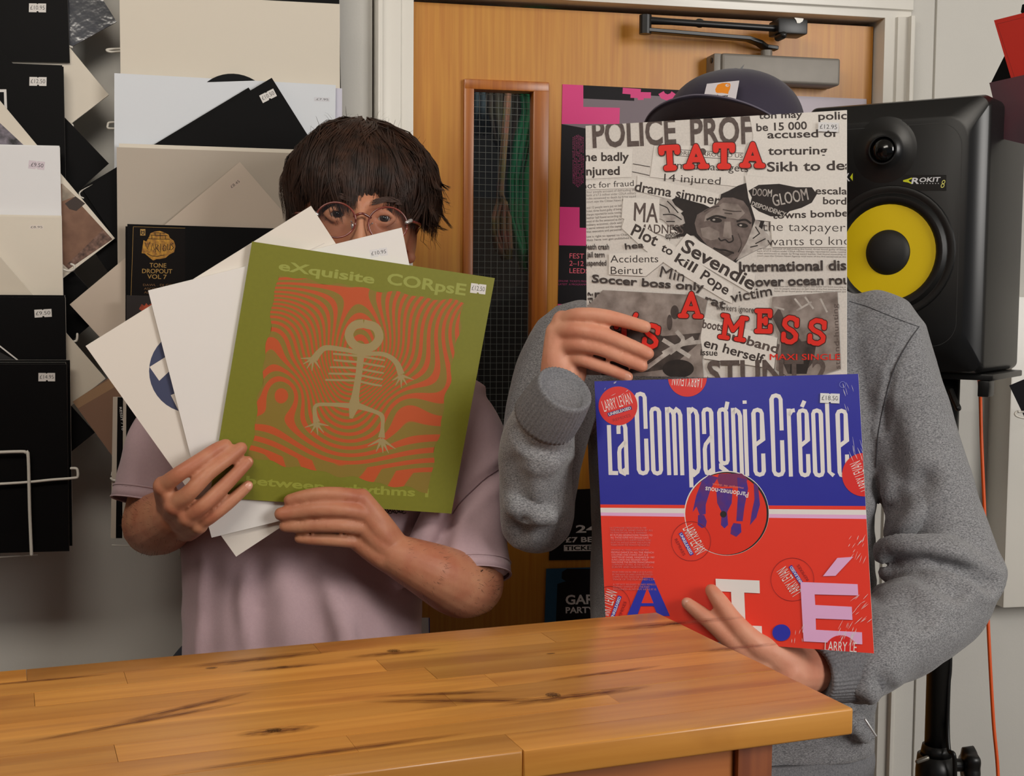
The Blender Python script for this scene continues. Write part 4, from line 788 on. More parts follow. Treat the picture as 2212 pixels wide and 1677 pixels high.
T_.strokes('portrait_line', [Q2((845, 795), (860, 812), (885, 806), (905, 822), (930, 810), (925, 780))], 3, G1, smooth=3); T_.strokes('portrait_line', [Q2((815, 855), (850, 865), (885, 868), (935, 885))], 4, G1, smooth=4); T_.tri('portrait_lip', Q2((820, 862), (860, 872), (900, 880), (925, 888), (900, 905), (860, 898), (830, 880)), G5)
T_.strokes('portrait_line', [Q2((760, 645), (800, 620), (850, 610)), Q2((870, 630), (930, 640), (980, 640)), Q2((880, 650), (925, 655)), Q2((960, 770), (980, 830), (960, 880))], 2, G5, smooth=3)
T_.tri('portrait_hand', Q2((470, 650), (480, 590), (520, 560), (570, 570), (600, 620), (640, 670), (650, 710), (610, 730), (560, 728), (520, 690), (490, 680)), G4); T_.strokes('portrait_line', [Q2((500, 600), (545, 620), (560, 650)), Q2((520, 660), (580, 660), (630, 690)), Q2((540, 700), (590, 700)), Q2((545, 580), (575, 610), (610, 650))], 2.4, G1, smooth=3)
T_.tri('portrait_hand', Q2((1060, 690), (1090, 700), (1080, 730), (1130, 770), (1160, 810), (1120, 850), (1080, 860), (1000, 900), (945, 930), (970, 890), (1010, 820), (1030, 770)), G4); T_.strokes('portrait_line', [Q2((1045, 800), (1085, 770), (1060, 730)), Q2((1060, 830), (1120, 800)), Q2((1030, 850), (1075, 840))], 2.4, G1)
# strips over the picture
T_.poly('paper_scrap', Q2((290, 560), (500, 570), (500, 700), (620, 770), (560, 800), (280, 680)), M_news2); tx('MA', 350, 702, 490, 708, 118, M_nb2, bold=.05); tx('MADNESS', 380, 768, 640, 772, 54, M_nb2, bold=.04)
T_.tri('paper_scrap', Q2((300, 670), (345, 690), (600, 850), (930, 1080), (925, 1180), (880, 1160), (600, 990), (420, 870), (280, 740)), M_news2)
for t, x0, y0, x1, y1, h in (('Plot', 330, 775, 475, 845, 70), ('to', 505, 868, 568, 900, 50), ('kill', 585, 930, 700, 1000, 56), ('Pope', 735, 1030, 890, 1130, 60)): tx(t, x0, y0, x1, y1, h, bold=.02)
T_.poly('paper_scrap', Q2((660, 770), (1060, 1010), (1050, 1130), (590, 860)), M_news2); tx('Sevendie', 622, 866, 1040, 1102, 78, bold=.025); tx('explosion', 536, 800, 620, 796, 40)
T_.poly('paper_scrap', Q2((1000, 430), (1600, 480), (1600, 850), (1160, 850), (1150, 700), (1060, 690), (1020, 560)), M_news2)
tx('escalate', 1410, 540, 1660, 542, 42); tx('border', 1455, 598, 1660, 602, 42); tx('towns bombed', 1160, 684, 1640, 668, 42); tx('the taxpayers', 1100, 754, 1620, 760, 54, bold=-.01); tx('wants to know', 1130, 840, 1690, 836, 52, bold=-.01)
T_.tri('dark_blot', Q2((1020, 520), (1080, 486), (1200, 480), (1300, 500), (1390, 500), (1420, 540), (1390, 590), (1330, 620), (1260, 640), (1230, 670), (1150, 670), (1080, 640), (1030, 600), (1040, 560)), G1)
tx('DOOM', 1044, 548, 1155, 556, 44, G4, bold=.04); tx('GLOOM', 1168, 612, 1372, 572, 70, G4, bold=.06); tx('DESPONDENCY', 1036, 606, 1235, 672, 26, G4, bold=.03)
tx('International dis', 965, 992, 1592, 982, 58, M_nb, bold=.035); tx('over ocean routes', 1060, 1078, 1720, 1062, 54, M_nb, bold=.035); 
tx('Death crash', 58, 862, 206, 862, 32, bold=.02); tx('jail term', 78, 908, 180, 908, 32, bold=.02); tx('suspended', 58, 956, 190, 956, 30, bold=.02)
T_.poly('paper_scrap', Q2((206, 888), (500, 876), (520, 940), (420, 1020), (206, 1010)), M_news2); tx('Accidents', 214, 940, 494, 938, 44, bold=0); tx('Beirut', 216, 1008, 402, 1006, 46, bold=0)
tx('Soccer boss only', 104, 1054, 760, 1104, 46, bold=.05); tx('nu', 122, 1144, 202, 1144, 44, bold=.04); tx('Min', 500, 1022, 640, 1052, 66, bold=.01); tx('victim', 920, 1172, 1160, 1130, 60, bold=.01); tx('hea', 300, 862, 410, 850, 34); tx('rat', 760, 1170, 880, 1210, 50); tx('ki?', 110, 1200, 110, 1112, 30); tx('workers ignore', 830, 1216, 1050, 1232, 36, bold=0)
# lower pictures
T_.tri('photo_patch', Q2((170, 1100), (720, 1130), (780, 1160), (740, 1370), (760, 1630), (60, 1610), (66, 1210)), G3); T_.tri('photo_patch', Q2((200, 1340), (420, 1330), (520, 1370), (740, 1350), (720, 1420), (560, 1560), (420, 1580), (160, 1600)), G5)
T_.strokes('photo_line', [Q2((420, 1560), (560, 1460), (700, 1380)), Q2((520, 1470), (620, 1420), (760, 1400)), Q2((520, 1390), (600, 1440), (680, 1490)), Q2((600, 1340), (640, 1400), (560, 1470))], 9, G4, smooth=3); T_.disc('photo_patch', q2(610, 1560), 34, G1, ry=20); T_.disc('photo_patch', q2(590, 1230), 9, G5, ry=15); T_.disc('photo_patch', q2(560, 1290), 6, G5, ry=17)
T_.tri('photo_patch', Q2((1160, 1140), (1540, 1110), (1560, 1560), (1300, 1640), (1180, 1560), (1200, 1400), (1150, 1250)), G3); T_.tri('photo_patch', Q2((1160, 1260), (1200, 1200), (1230, 1270), (1330, 1400), (1420, 1390), (1400, 1520), (1350, 1580), (1250, 1590), (1210, 1500), (1210, 1360)), G5); T_.tri('photo_patch', Q2((1270, 1500), (1380, 1510), (1360, 1590), (1260, 1590)), G1); T_.strokes('photo_line', [Q2((1290, 1150), (1330, 1200)), Q2((1350, 1140), (1400, 1210)), Q2((1440, 1150), (1480, 1230)), Q2((1300, 1220), (1390, 1170)), Q2((1170, 1200), (1230, 1215))], 4, G4)
T_.poly('paper_scrap', Q2((760, 1260), (1190, 1380), (1170, 1560), (760, 1500), (740, 1380)), M_news2); tx('boots', 750, 1320, 870, 1340, 50, M_nb2, bold=.03); tx('husband', 870, 1380, 1190, 1470, 54, M_nb2, bold=.03); tx('en herself', 756, 1430, 1105, 1530, 54, M_nb, bold=.02); tx('issue', 740, 1480, 840, 1484, 36)
tx('STUNT 2', 780, 1650, 1480, 1640, 138, M_nb2, bold=.04); tx('strand-hunting', 1556, 1560, 1540, 1180, 30, M_nb2, bold=0)
# red slab letters, each built from its own strokes with a black outline
SL = {'T': [[(0, 0), (0, .22), (0, 0), (1, 0), (1, .22)], [(.5, 0), (.5, 1)], [(.26, 1), (.74, 1)]], 'A': [[(.5, 0), (.12, 1)], [(.5, 0), (.88, 1)], [(.3, .66), (.7, .66)], [(0, 1), (.3, 1)], [(.7, 1), (1, 1)]],
 'M': [[(.16, 0), (.16, 1)], [(.16, 0), (.5, .62), (.84, 0)], [(.84, 0), (.84, 1)], [(0, 1), (.32, 1)], [(.68, 1), (1, 1)], [(0, 0), (.2, 0)], [(.8, 0), (1, 0)]], 'E': [[(.2, 0), (.2, 1)], [(0, 0), (.92, 0), (.92, .24)], [(0, 1), (.95, 1), (.95, .74)], [(.2, .48), (.62, .48)], [(.62, .38), (.62, .6)]],
 'S': [[(.9, .06), (.9, .3), (.9, .12), (.7, 0), (.4, -.02), (.16, .1), (.12, .28), (.3, .42), (.66, .54), (.88, .7), (.86, .88), (.6, 1.01), (.34, 1.0), (.1, .88), (.1, .68), (.1, .95)]], "'": [[(.5, 0), (.35, .2)]], 'I': [[(.5, 0), (.5, 1)], [(.2, 0), (.8, 0)], [(.2, 1), (.8, 1)]]}
M_redl = mat('slab_red', (232, 46, 34), .5, coat=.2)
def slab(ch, x, y, w_, h_, rot, th=24):
    ca, sa = math.cos(math.radians(rot)), math.sin(math.radians(rot)); ls = []
    for ln in SL[ch]:
        q = []
        for u, v in ln: X_, Y_ = u*w_, v*h_; q.append(q2(x+X_*ca-Y_*sa, y+X_*sa+Y_*ca))
        ls.append(q)
    return ls
def slabs(items):
    for it in items:
        ls = slab(*it[:6]); th = it[6]; par = None
        for nm, m, ex in (('letter_outline', mat('outline_brown', (70, 22, 18), .5), 10), ('red_letter', M_redl, 0)):
            V, F = [], []; wd = (th+ex)/2.705
            for l in ls:
                for a, b in zip(l[:-1], l[1:]):
                    a_, b_ = np.array(a), np.array(b); d = b_-a_; L = np.linalg.norm(d)
                    if L < 1e-6: continue
                    d /= L; nn = np.array([-d[1], d[0]]); n0 = len(V); V += [T_.px(*(a_+nn*wd/2)), T_.px(*(a_-nn*wd/2)), T_.px(*(b_-nn*wd/2)), T_.px(*(b_+nn*wd/2))]; F.append((n0, n0+1, n0+2, n0+3))
                for p in l:
                    n0 = len(V); V += [T_.px(p[0]+wd/2*math.cos(2*math.pi*k/12), p[1]+wd/2*math.sin(2*math.pi*k/12)) for k in range(12)]; F.append(tuple(range(n0, n0+12)))
            T_.add(nm, V, F, m, stagger=True)
slabs([('T', 512, 272, 92, 118, -3, 34), ('A', 652, 262, 124, 118, -1, 30), ('T', 830, 256, 96, 122, 0, 34), ('A', 985, 248, 122, 124, 1, 30), ('A', 626, 1120, 124, 130, 2, 27), ('M', 872, 1248, 140, 126, 8, 26), ('E', 1070, 1222, 84, 118, 1, 27), ('S', 1222, 1262, 92, 138, 3, 27), ('S', 1375, 1278, 100, 130, 3, 27), ('S', 418, 1304, 88, 122, 8, 27), ("'", 345, 1244, 40, 60, 0, 26), ('I', 120, 1300, 60, 120, 0, 30), ('T', 250, 1290, 90, 120, 0, 30)])
T_.text('red_caption', 'MAXI SINGLE', q2(1146, 1508), q2(1556, 1508), 36/2.705, M_redl, bold=.04)
sticker(T_, '£12.95', (1790, 275), 44, 20, 2, m=mat('sticker_white3', (226, 226, 228), .6))
# ---------------------------------------------------------------- red and blue sleeve
PC = plane3((1284, 824, 1.58), (1854, 808, 1.485), (1310, 1372, 1.53))
M_blue = mat('print_blue', (30, 34, 158), .45, coat=.5, coat_rough=.12, bump=.35, bump_scale=14, bump_dist=.0016); M_redp = mat('print_vermilion', (236, 54, 32), .45, coat=.5, coat_rough=.12, bump=.3, bump_scale=14, bump_dist=.0012); M_wp = mat('print_white', (232, 228, 226), .5, coat=.3); M_pk = mat('print_pale_pink', (232, 178, 222), .5, coat=.3); M_bl2 = mat('print_blue_flat', (34, 44, 176), .5, coat=.3)
C_ = Sheet('record_sleeve', [(1284, 824), (1854, 808), (1888, 1412), (1310, 1370)], PC, M_redp, M_edge, .0035, 'shrink-wrapped red and blue sleeve below the newspaper collage one', 'record', 'records held by the man in the grey sweatshirt')
def q3(x, y): return (1260+x/2.541, 780+y/2.541)
def Q3(*p): return [q3(*q) for q in p]
C_.poly('blue_field', Q3((40, 60), (1560, 40), (1560, 797), (80, 788)), M_blue)
C_.poly('white_band', Q3((80, 806), (1570, 818), (1570, 846), (80, 832)), M_wp); C_.poly('pink_band', Q3((80, 832), (1570, 846), (1570, 868), (80, 850)), M_pk)
# tall condensed single-line lettering
BT, XT, TT = 615, 268, 178        # baseline, x-height top, cap top (in crop units at x = 130)
def lett(kind, x, w_):
    """strokes in crop units; lower-case letters are rounded uprights of constant line width"""
    b, xt, t = BT, XT-10, TT; r = w_*.42; x0, x1 = x, x+w_; xm = (x0+x1)/2
    def arch(x0, x1, y0, y1, open_=None): return [(x0, y1), (x0, y0+r), (x0+r*.35, y0+r*.3), (xm, y0), (x1-r*.35, y0+r*.3), (x1, y0+r), (x1, y1)]
    def oval(x0, x1, y0, y1): return [(x0, (y0+y1)/2), (x0, y0+r), (x0+r*.35, y0+r*.3), (xm, y0), (x1-r*.35, y0+r*.3), (x1, y0+r), (x1, y1-r), (x1-r*.35, y1-r*.3), (xm, y1), (x0+r*.35, y1-r*.3), (x0, y1-r), (x0, (y0+y1)/2)]
    if kind == 'L': return [[(x0, 352), (x0, b+8)], [(x0-10, b), (x1+8, b)]]
    if kind == 'a': return [[(x0, 400), (x0, 362), (x0+r*.4, 346), (xm, 340), (x1-r*.4, 346), (x1, 366), (x1, b+8)], [(x1, 440), (x0+4, 478), (x0, 500), (x0, b-26), (x0+r*.4, b-6), (xm, b), (x1, b-26)]] if x < 250 else [[(x0, 395), (x0, xt+r), (x0+r*.35, xt+r*.3), (xm, xt), (x1-r*.35, xt+r*.3), (x1, xt+r), (x1, b+8)], [(x1, 405), (x0+6, 452), (x0, 478), (x0, b-26), (x0+r*.4, b-6), (xm, b), (x1, b-30)]]
    if kind == 'C': return [[(x1, 370), (x1, t+r), (x1-r*.4, t+r*.25), (xm, t), (x0+r*.4, t+r*.25), (x0, t+r), (x0, b-r), (x0+r*.4, b-r*.25), (xm, b), (x1-r*.4, b-r*.25), (x1, b-r), (x1, 424)]]
    if kind == 'o': return [oval(x0, x1, xt, b)]
    if kind == 'm': return [[(x0, xt-8), (x0, b+8)], [(x0, xt+24), ((x0+xm)/2, xt), (xm-8, xt+12), (xm, xt+34), (xm, b+8)], [(xm, xt+24), ((x1+xm)/2, xt), (x1-8, xt+12), (x1, xt+34), (x1, b+8)]]
    if kind == 'n': return [[(x0, xt-8), (x0, b+8)], [(x0, xt+24), (xm, xt), (x1-8, xt+12), (x1, xt+34), (x1, b+8)]]
    if kind == 'p': return [[(x0, xt-8), (x0, b+74)], [(x0, xt+24), (xm, xt), (x1-8, xt+12), (x1, xt+34), (x1, b-34), (x1-8, b-12), (xm, b), (x0, b-24)]]
    if kind == 'g': return [oval(x0, x1, xt, b-60), [(x1, xt), (x1+10, 216)], [(x0, b-60), (x0, b-40), (x1, b-10), (x1, b+0), (x1-8, b+14), (xm, b+22), (x0+6, b+14), (x0, b-6)]]
    if kind == 'i': return [[(xm, xt-2), (xm, b+8)], [(xm, 208), (xm, 226)]]
    if kind == 'e': return [[(x0+4, 452), (x1, 452-30), (x1, xt+r), (x1-r*.35, xt+r*.3), (xm, xt), (x0+r*.35, xt+r*.3), (x0, xt+r), (x0, b-r), (x0+r*.35, b-r*.3), (xm, b), (x1-r*.35, b-r*.3), (x1, b-r), (x1, 498)]]
    if kind == 'r': return [[(x0, xt-8), (x0, b+8)], [(x0, xt+30), (xm, xt+4), (x1+4, xt)]]
    if kind == 'l': return [[(x0, t-8), (x0, b-20), (x1+4, b)]]
    if kind == 'é': return lett('e', x, w_)+[[(xm+12, 206), (xm-4, 240)]]
    return []
LT = [('L', 142, 34), ('a', 194, 38), ('C', 298, 46), ('o', 378, 42), ('m', 464, 72), ('p', 584, 44), ('a', 664, 42), ('g', 750, 38), ('n', 826, 38), ('i', 884, 16), ('e', 938, 46), ('C', 1040, 50), ('r', 1132, 30), ('é', 1188, 42), ('o', 1266, 42), ('l', 1344, 20), ('e', 1400, 44)]
def mapC(x, y): return q3(x+(y-400)*.035, y+(x-130)*.012 - (y-615)*.0)
Sx = []
for k, x, w_ in LT:
    for ln in lett(k, x, w_): Sx.append([mapC(*p) for p in ln])
C_.strokes('title_lettering', Sx, 22/2.541, M_wp)
# record label in the die-cut hole
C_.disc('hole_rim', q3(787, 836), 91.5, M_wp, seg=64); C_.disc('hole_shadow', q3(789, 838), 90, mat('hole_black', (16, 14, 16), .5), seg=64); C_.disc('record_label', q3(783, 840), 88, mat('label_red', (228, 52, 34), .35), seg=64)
M_hb = mat('horse_blue', (52, 36, 150), .5, noise_amt=.35, noise_scale=70, rgb2=(96, 34, 110)); M_hb2 = mat('horse_purple', (120, 36, 92), .5)
C_.tri('horse_print', Q3((745, 620), (870, 618), (905, 650), (870, 690), (750, 690), (735, 650)), M_hb2)
for pl in ([(690, 626), (740, 640), (700, 700), (672, 790), (672, 840), (640, 850), (622, 800), (600, 830), (620, 740), (650, 660)], [(630, 846), (664, 846), (678, 880), (672, 912), (650, 918), (628, 900)], [(730, 700), (820, 700), (815, 780), (790, 830), (795, 900), (775, 920), (755, 900), (760, 830), (735, 780)], [(845, 640), (895, 650), (905, 700), (885, 800), (875, 880), (840, 880), (845, 800), (850, 720)], [(825, 890), (865, 895), (868, 940), (840, 966), (808, 950), (812, 915)], [(935, 668), (960, 690), (970, 790), (950, 860), (915, 902), (925, 830), (940, 760)]): C_.tri('horse_print', Q3(*pl), M_hb)
C_.text('label_lettering', 'Pardonnez-nous', q3(908, 722), q3(672, 690), 30/2.541, M_wp, bold=.01); C_.text('label_lettering', 'musique de danse', q3(880, 694), q3(710, 672), 12/2.541, mat('label_pale_red', (236, 130, 110), .5), bold=0)
C_.disc('spindle_hole', q3(769, 842), 7, mat('spindle_black', (24, 20, 22), .5))
# round stickers
M_dr = mat('dark_red_print', (150, 26, 34), .5); M_redd = mat('sticker_red', (222, 40, 36), .4, coat=.6)
def levan(c, rot, sticker_=False, R_=43):
    ca, sa = math.cos(math.radians(rot)), math.sin(math.radians(rot))
    def g(x, y): return (c[0]+x*ca-y*sa, c[1]+x*sa+y*ca)
    if sticker_: C_.disc('round_sticker', c, R_, M_redd)
    else: C_.ring('round_emblem', c, R_, 1, M_dr)
    V, F, = [], []
    C_.text('sticker_lettering', 'LARRY LEVAN', g(-32, 4), g(32, 4), 25, M_wp, bold=-.005)
    C_.poly('blue_bar', [g(-27, 8), g(27, 8), g(27, 16), g(-27, 16)], M_bl2 if not sticker_ else mat('navy_bar', (60, 40, 120), .5)); C_.text('sticker_lettering', 'UNRELEASED', g(-25, 15), g(25, 15), 6, M_wp, bold=.02); C_.text('sticker_lettering', 'REMIXES', g(-20, 30), g(20, 30), 6.5, M_dr, bold=0)
levan(q3(191, 247), -17, True, 42)
levan(q3(572, 90), 185, True, 42)
levan(q3(1540, 625), 248, True, 47)
levan(q3(592, 990), 62); levan(q3(1148, 1200), -128+5, False, 47); levan(q3(150, 1345), -70, False, 43)
# blurb
C_lines = ['LA COMPAGNIE CREOLE BORN IN 1980', 'THIS MUSICAL BAND MADE BY ALL', 'THE FRANCOPHONIE WILL BE REMEMBERED', 'BY FUTURE GENERATIONS THANKS TO', 'ALL THOSE SUPER HITS SINGLES GAVE', 'THE SOUNDS OF ITS ALBUMS MAKING MUSIC', 'FROM THE ANTILLES SUNNY AND POPULAR', 'TUNES FROM THE FRENCH METROPOLE', '', 'AMONGST ALL THESE CLASSICS UNITING', 'PEOPLE DANCE IN ALL THE FRENCH', 'COLONIES ONE STANDS OUT A.I.E', 'WRITTEN BY DANIEL VANGARDE IN 1987', 'SUNG LARGE AND RELEASED WHAT', 'HAS DONE THE ENTIRE FRANCOPHONE', 'COMMUNITY AS WELL AS THE REST OF', 'EUROPE AND NORTH AMERICA', '', 'FROM THEN ON IN 1988 A US DJ PLAYED', 'BY THE NAME OF LARRY LEVAN PRODUCED', 'A REMIX OF THIS TRACK FOR THE SOUND', 'TRACK OF THE FILM SIGNED L.2.M', '', 'A YEP NOT RELEASED SIGNED REMIXES', 'RELATIVELY DORMANT UP TO THIS POINT', 'REMAINED-ALIVE BUT HERE IT IS']
C_.tri('blue_letter', Q3((330, 1192), (384, 1192), (476, 1400), (410, 1400), (388, 1346), (316, 1346), (296, 1400), (240, 1400)), M_bl2); C_.tri('letter_counter', Q3((352, 1246), (386, 1330), (320, 1330)), M_redp)
M_bt = mat('blurb_pink', (238, 150, 150), .5)
for i, t in enumerate(C_lines):
    if t: yy = 921+i*13.5; C_.text('blurb_line', t, q3(147+i*.75, yy), q3(147+i*.75+200+36*math.sin(i*1.7)**2, yy+1), 3.9, M_bt, bold=.012)
# A . I . E and full stop
C_.tri('white_letter', Q3((727, 1196), (968, 1206), (970, 1276), (884, 1272), (892, 1452), (980, 1456), (984, 1528), (750, 1514), (748, 1444), (820, 1448), (812, 1268), (730, 1264)), M_wp)
C_.disc('blue_dot', q3(1088, 1492), 19.6, M_bl2, ry=18)
C_.tri('pink_letter', Q3((1192, 1214), (1506, 1226), (1510, 1288), (1270, 1282), (1274, 1340), (1474, 1350), (1478, 1422), (1276, 1414), (1278, 1476), (1530, 1490), (1532, 1556), (1210, 1540)), M_pk); C_.poly('pink_accent', Q3((1395, 1082), (1482, 1076), (1385, 1180), (1316, 1182)), M_pk)
C_.disc('round_sticker', q3(1415, 1590), 35, M_redd, ry=33); C_.text('sticker_lettering', 'LARRY LE', q3(1325, 1592), q3(1500, 1600), 22, M_wp, bold=0)
sticker(C_, '£18.50', q3(1354, 206), 42, 21, 2, m=_mats['sticker_white3'])
C_.ring('small_mark', q3(1424, 131), 7, 1, mat('pale_blue', (120, 130, 210), .5), seg=20)
# glints on the cling film wrinkles, painted as pale strokes, right edge and bottom
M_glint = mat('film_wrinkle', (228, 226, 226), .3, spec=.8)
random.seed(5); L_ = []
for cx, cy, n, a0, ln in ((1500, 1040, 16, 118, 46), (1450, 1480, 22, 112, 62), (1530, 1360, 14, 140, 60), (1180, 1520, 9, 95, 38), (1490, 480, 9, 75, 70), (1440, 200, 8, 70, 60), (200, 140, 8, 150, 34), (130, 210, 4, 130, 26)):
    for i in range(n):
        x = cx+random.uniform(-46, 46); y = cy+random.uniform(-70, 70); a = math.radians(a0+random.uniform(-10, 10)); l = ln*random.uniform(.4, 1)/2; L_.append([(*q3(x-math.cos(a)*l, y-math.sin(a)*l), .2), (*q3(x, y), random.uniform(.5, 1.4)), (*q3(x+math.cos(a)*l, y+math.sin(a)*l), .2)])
C_.strokes('wrinkle_glints', L_, 1, M_glint)
# ================================================================ THE TWO MEN
def on(sh, x, y, lift=0.0): return Vector(sh.hit(x, y)+sh.n*lift)
def skin(name, c, c2):
    return mat(name, c, .5, spec=.35, sss=.12, noise_amt=.3, noise_scale=26, rgb2=c2, bump=.25, bump_scale=420, bump_dist=.0006)
M_sk1 = skin('skin_left_man', (192, 136, 104), (172, 104, 78)); M_sk2 = skin('skin_right_man', (216, 158, 130), (202, 132, 106))
M_nail = mat('fingernail', (210, 152, 130), .35, coat=.15)
def finger(sh, pts, r0=.0095, r1=.0072):
    """pts: (x, y, lift) from knuckle to tip; knuckle and joint thickened a little"""
    W = [on(sh, *p) for p in pts]; n = len(W); rad = [r0+(r1-r0)*i/(n-1) for i in range(n)]
    if n >= 4: rad[1] *= .95; rad[2] *= 1.02
    return tube(W, rad, 14, 6), W
def nail(sh, W, body, r=.0058):
    d = (W[-1]-W[-2]).normalized(); nrm = Vector(sh.n); nrm = (nrm-d*nrm.dot(d)).normalized(); s_ = d.cross(nrm)
    c = W[-1]+nrm*.0046-d*.001
    V, F = ellipsoid(tuple(c), (.0060, .0048, .0022), (np.array(d), np.array(s_), np.array(nrm)), 16, 10); return meshobj('fingernail', V, F, M_nail, body, smooth=True)
def sheet_frame(cx, cy, cz, yaw, roll, pitch=0):
    """head frame: x to picture right, y towards the camera, z up, turned by the given degrees"""
    r = ray(cx, cy); f = Vector((-r[0], -r[1], 0)).normalized(); x = Vector((0, 0, 1)).cross(f) * 1; x.normalize()
    if x.dot(Vector(M @ np.array([1., 0, 0]))) < 0: x = -x
    B = Matrix((x, f, Vector((0, 0, 1)))).transposed()
    Rm = Matrix.Rotation(math.radians(yaw), 3, 'Z') @ Matrix.Rotation(math.radians(pitch), 3, 'X') @ Matrix.Rotation(math.radians(roll), 3, 'Y')
    return B @ Rm, P(cx, cy, cz)
def head_parts(Fm, c, s=1.0):
    V, F = ellipsoid((0, 0, 0), (1, 1, 1), None, 128, 96); out = []
    for x, y, z in V:
        X_, Y_, Z_ = x*.075, y*.093, z*.118
        if z < 0: X_ *= 1-.30*(-z)**1.6; Y_ *= 1-.10*(-z)
        if z < -.1 and y < 0: Y_ *= 1-.35*min(1, -z)
        g = lambda a, sa: math.exp(-(a/sa)**2)
        if y > 0:
            ax = abs(X_)
            Y_ -= .012*g(ax-.031, .017)*g(Z_-.006, .013)
            Y_ += .006*g(ax-.028, .024)*g(Z_-.026, .008)+.004*g(ax-.040, .016)*g(Z_+.030, .018)
            t = min(1, max(0, (.016-Z_)/.058))
            nose = (.006+.020*t)*(1 if Z_ > -.046 else math.exp(-((Z_+.046)/.006)**2))*(1 if Z_ < .016 else g(Z_-.016, .012))
            Y_ += nose*g(X_, .0085+.006*t); Y_ += .008*g(ax-.012, .006)*g(Z_+.042, .008)
            Y_ += .006*g(X_, .022)*g(Z_+.068, .006)+.006*g(X_, .018)*g(Z_+.078, .006)-.004*g(X_, .02)*g(Z_+.073, .002)+.008*g(X_, .022)*g(Z_+.100, .014)
        out.append(tuple(c+Fm @ Vector((X_, Y_, Z_))*s))
    return (out, F)
def hl(Fm, c): return lambda x, y, z: c+Fm @ Vector((x, y, z))
def ring_pts(c, rx, ry, ax, ay, n=24, a0=0, a1=360): return [tuple(c+ax*rx*math.cos(math.radians(a0+(a1-a0)*i/n))+ay*ry*math.sin(math.radians(a0+(a1-a0)*i/n))) for i in range(n+1)]
def eye(h, Fm, x, body, look=(0, 0)):
    c = h(x, .0735, .006); V, F = ellipsoid(tuple(c), (.0122, .0122, .0122), None, 28, 20); e = meshobj('eyeball', V, F, mat('eye_white', (150, 134, 126), .15, coat=.6), body, smooth=True)
    d = (Fm @ Vector((look[0], 1, look[1]))).normalized()
    for nm, r, off, m in (('iris', .0060, .0110, mat('iris_brown', (44, 27, 18), .3, coat=.4)), ('pupil', .0026, .0118, mat('pupil', (6, 5, 5), .1, coat=1))):
        V, F = ellipsoid(tuple(c+d*off), (r, r, .0012), (np.array(Fm @ Vector((1, 0, 0))), np.array(Fm @ Vector((0, 0, 1))), np.array(d)), 20, 10); meshobj(nm, V, F, m, e, smooth=True)
def lids(h, Fm, x):
    c = h(x, .0735, .006); ax, ay, up = Fm @ Vector((1, 0, 0)), Fm @ Vector((0, 1, 0)), Fm @ Vector((0, 0, 1)); out = []
    for k, (hgt, fw_, r) in enumerate(((.0058, .0124, .0024), (.0088, .0108, .0036), (-.0052, .0118, .0022), (-.0080, .0100, .0034))):
        out.append(tube([tuple(c+ax*t*.0145+up*(hgt*(1-t*t)+(-.0005))+ay*(fw_*(1-.55*t*t))) for t in (-1, -.6, -.2, .2, .6, 1)], r, 10, 3))
    return out
# -------------------------------------------------------------- man on the left
man1 = empty('person', (0, 0, 0), 'man with dark mop hair and mauve T-shirt holding a fan of record sleeves', 'person'); man1.location = (P(670, 1300, 1.78).x, P(670, 1300, 1.78).y, 0)
Fm1, hc1 = sheet_frame(768, 484, 1.775, 0, 0); Fm1 = Fm1 @ Matrix.Rotation(math.radians(4), 3, 'Y') @ Matrix.Rotation(math.radians(-4), 3, 'Z'); h1 = hl(Fm1, hc1)
body = [head_parts(Fm1, hc1)]
for s_ in (-1, 1): body += lids(h1, Fm1, s_*.0305)
for s_ in (-1, 1):    # ears
    c = h1(s_*.079, -.008, -.012); ax, up = Fm1 @ Vector((s_*.35, -.94, 0)).normalized(), Fm1 @ Vector((0, 0, 1))
    body.append(tube([tuple(c+ax*.016*math.sin(math.radians(a))*(1 if a < 180 else .6)+up*.031*math.cos(math.radians(a))) for a in range(-30, 211, 20)], .0042, 8, 3)); V, F = ellipsoid(tuple(c-up*.001), (.016, .0045, .028), (np.array(ax), np.array(Fm1 @ Vector((s_, 0, 0))), np.array(up)), 20, 14); body.append((V, F))
    body.append(tube([tuple(c+ax*.002+up*.020), tuple(c+ax*.009+up*.006), tuple(c+ax*.004-up*.012)], .0036, 8, 4)); body.append(ellipsoid(tuple(c-up*.027-ax*.002), (.009, .006, .009), None, 12, 10))
nk = P(772, 640, 1.80)
body.append(tube([h1(0, -.02, -.05), nk, P(760, 720, 1.80)], [.058, .056, .068], 24, 5))
def body_loft(rows, n=40):
    """rows: (x, y, depth, half width, half depth, turn) -> horizontal rings"""
    rings = []
    for x, y, d, a, b, *tw in rows:
        c = P(x, y, d); t0 = math.radians(tw[0] if tw else 0); rx = Vector((math.cos(-YW+t0), math.sin(-YW+t0), 0)); ry = Vector((-rx.y, rx.x, 0)); e = 2.4
        rings.append([tuple(c+rx*a*math.copysign(abs(math.cos(q))**(2/e), math.cos(q))+ry*b*math.copysign(abs(math.sin(q))**(2/e), math.sin(q))) for q in [2*math.pi*i/n for i in range(n)]])
    return loft(rings)
body.append(body_loft([(690, 830, 1.79, .17, .07), (690, 900, 1.79, .19, .088), (670, 1050, 1.79, .155, .09), (660, 1400, 1.79, .13, .085), (655, 1700, 1.79, .13, .085)]))
shR, elR, wrR = P(385, 930, 1.77), P(333, 1132, 1.745), P(382, 1112, 1.63)
body.append(tube([shR, P(345, 1050, 1.765), elR], [.042, .038, .043], 18, 5)); body.append(tube([elR, P(352, 1128, 1.69), wrR], [.043, .041, .030], 18, 5))
hands1 = []
